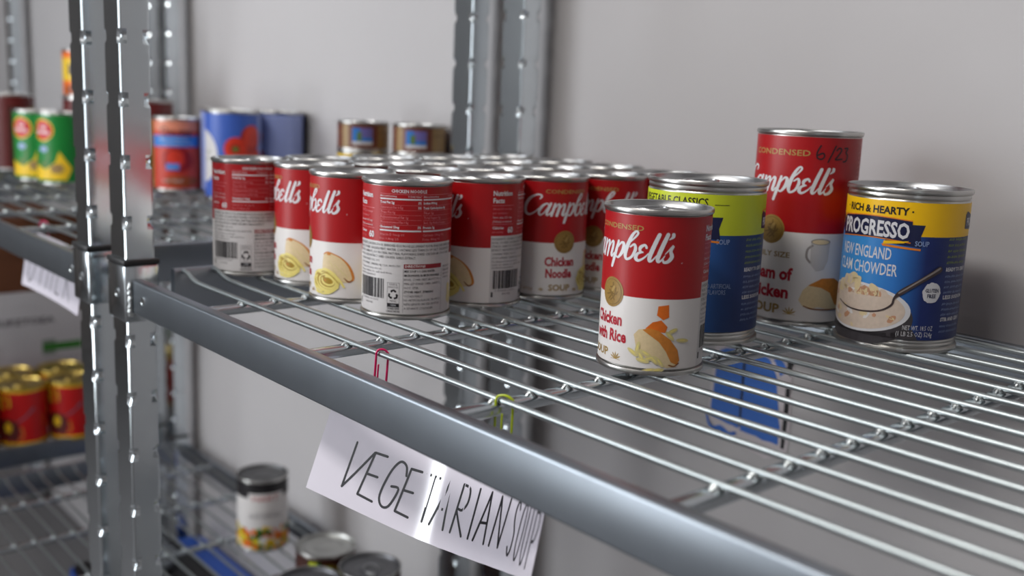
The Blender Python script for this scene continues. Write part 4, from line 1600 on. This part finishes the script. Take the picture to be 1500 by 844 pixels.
t = empty('shelf_sign', (0, 0, 0), 0, 'white hand-lettered sign reading VEGETARIAN SOUP hanging below the front rail', 'sign')
sheet(t, SL, lambda u: lerp_tab(TOP, u) - lerp_tab(BOT, u), fm)
p = Print()
for ch, u, w_, v_, h_ in (('V', 29, 21, 12, 33), ('E', 44, 22, 11, 33), ('G', 62, 20, 11, 33), ('E', 78, 19, 11, 32), ('T', 97, 13, 12, 31), ('A', 108, 16, 12, 32), ('R', 127, 13, 12, 32), ('I', 143, 9, 12, 32),
                          ('A', 150, 15, 12, 32), ('N', 168, 17, 12, 31), ('S', 191, 10, 10, 33), ('O', 203, 11, 9, 33), ('U', 217, 12, 8, 32), ('P', 232, 13, 6, 32)):
    hand_text(p, ch, u, v_, h_, [w_], PENM, 1.8)
p.build('hand_lettering', t, fmap=fm, thin=3)

SL2, SH2 = 200.0, 64.0
path2 = arc_path(-527, -21, 3, -4, SL2)
fm2 = sheet_map(path2, SL2, -72, -72, 0.15)
t = empty('shelf_sign', (0, 0, 0), 0, 'smaller white hand-lettered sign reading OTHER under the farther front rail', 'sign')
sheet(t, SL2, lambda u: SH2, fm2)
p = Print()
hand_text(p, 'OTHER', 14, 8, 48, [26, 20, 24, 20, 26], PENM, 1.9, 9.0, slant=.15)
p.build('hand_lettering', t, fmap=fm2, thin=3)

# ------------------------------------------------------------------ torn blue sticker on the wall
STB = mat('blue_sticker_paper', srgb(54, 108, 196), 0.6, noise=0.06, nscale=80)
STW = mat('torn_paper_backing', srgb(206, 198, 202), 0.8)
STK = mat('black_sticker_print', srgb(20, 18, 22), 0.6)
t = empty('torn_sticker', (170, 441.4, -120), 0, 'torn blue and white sticker on the wall, seen through the shelf wires', 'sticker')
fms = lambda u, v, L: (u - 170, -.25 * L, v + 120)


def ragged(pts, j, seed, n=5):
    rnd = random.Random(seed)
    out = []
    for i, a in enumerate(pts):
        b = pts[(i + 1) % len(pts)]
        for q in range(n):
            f = q / n
            out.append((a[0] + (b[0] - a[0]) * f + rnd.uniform(-j, j), a[1] + (b[1] - a[1]) * f + rnd.uniform(-j, j)))
    return out


p = Print()
p.poly(ragged([(118, -143), (122, -62), (150, -58), (196, -60), (212, -70), (214, -152), (190, -164), (150, -156)], 1.4, 1), STW, 1)
p.build('torn_backing', t, fmap=fms, thin=500)
p = Print()
p.poly(ragged([(122, -138), (126, -72), (136, -66), (157, -66), (157, -143)], .6, 2), STB, 2)
p.poly(ragged([(159.5, -144), (159.5, -64), (186, -66), (195, -82), (203, -128), (203, -147)], .8, 3), STB, 2)
p.poly(ragged([(190, -66), (199, -62), (206, -74), (199, -80)], .8, 4), STB, 2)
p.stroke([(118, -136), (121, -146), (128, -150), (136, -148), (146, -152), (154, -148)], [2, 3, 4, 6, 6, 3], STB, 3)
p.build('blue_panels', t, fmap=fms, thin=500)
p = Print()
p.rect(157, 159.5, -140, -66, STK, 3)
p.poly(ragged([(157, -76), (157, -66), (165, -66), (160, -75)], .5, 5), STK, 4)
p.build('black_stripe', t, fmap=fms, thin=500)
p = Print()
p.poly([(206.5, -148), (206.5, -90), (211, -88), (211.5, -112), (210, -148)], STK, 3)
p.poly(ragged([(206, -76), (206, -64), (212, -62), (211, -78)], .8, 6), STK, 3)
p.build('black_stripe', t, fmap=fms, thin=500)

# ------------------------------------------------------------------ things on the floor behind the lower shelf
TOTE = mat('black_tote_plastic', srgb(30, 28, 30), 0.4)
TOTEL = mat('blue_tote_lid', srgb(36, 84, 178), 0.4)
t = empty('storage_tote', (-820, 300, Z0), 0, 'black storage tote with a blue lid under the lower shelf', 'tote')
m_ = MB()
prf = round_rect(-250, 250, -125, 125, 24)
m_.prism([(a * .93, b * .93) for a, b in prf], 0.5, 225, TOTE)
m_.build('tub', t)
m_ = MB()
m_.prism(prf, 225, 262, TOTEL)
m_.prism([(a * .97, min(b * .97, 72)) for a, b in prf], 262, 268, TOTE)
m_.build('tote_lid', t)
m_ = MB()
m_.box(-60, 60, -141, -116, 170, 196, TOTE, 4)
m_.build('handle', t)
BAG = mat('grey_plastic_bag', srgb(120, 126, 132), 0.25, noise=0.3, nscale=30, bump=0.5)
t = empty('plastic_bag', (-985, 290, Z0 + 268.5), 0, 'crumpled grey plastic bag lying on the black tote', 'bag')
bm = bmesh.new()
bmesh.ops.create_icosphere(bm, subdivisions=4, radius=1.0)
rnd = random.Random(2)
dirs = [Vector((rnd.uniform(-1, 1), rnd.uniform(-1, 1), rnd.uniform(-1, 1))).normalized() for _ in range(26)]
for v in bm.verts:
    c = v.co.normalized()
    f = 1 + .16 * sum(max(0, c.dot(d) - .78) * (5 if i % 2 else -4) for i, d in enumerate(dirs)) * .4
    v.co = Vector((c.x * 60 * f, c.y * 48 * f, max(-.7, c.z) * 24 * f + 40))
zmin = min(v.co.z for v in bm.verts)
me_v = [(v.co.x, v.co.y, v.co.z - zmin) for v in bm.verts]
me_f = [[v.index for v in f.verts] for f in bm.faces]
bm.free()
m_ = MB()
m_.add(me_v, me_f, BAG, True)
m_.build('bag_body', t)
m_ = MB()
m_.tube([(0, 0, 34), (6, 4, 46), (2, 10, 56)], [9, 5, 10], BAG, 9)
m_.build('bag_knot', t)
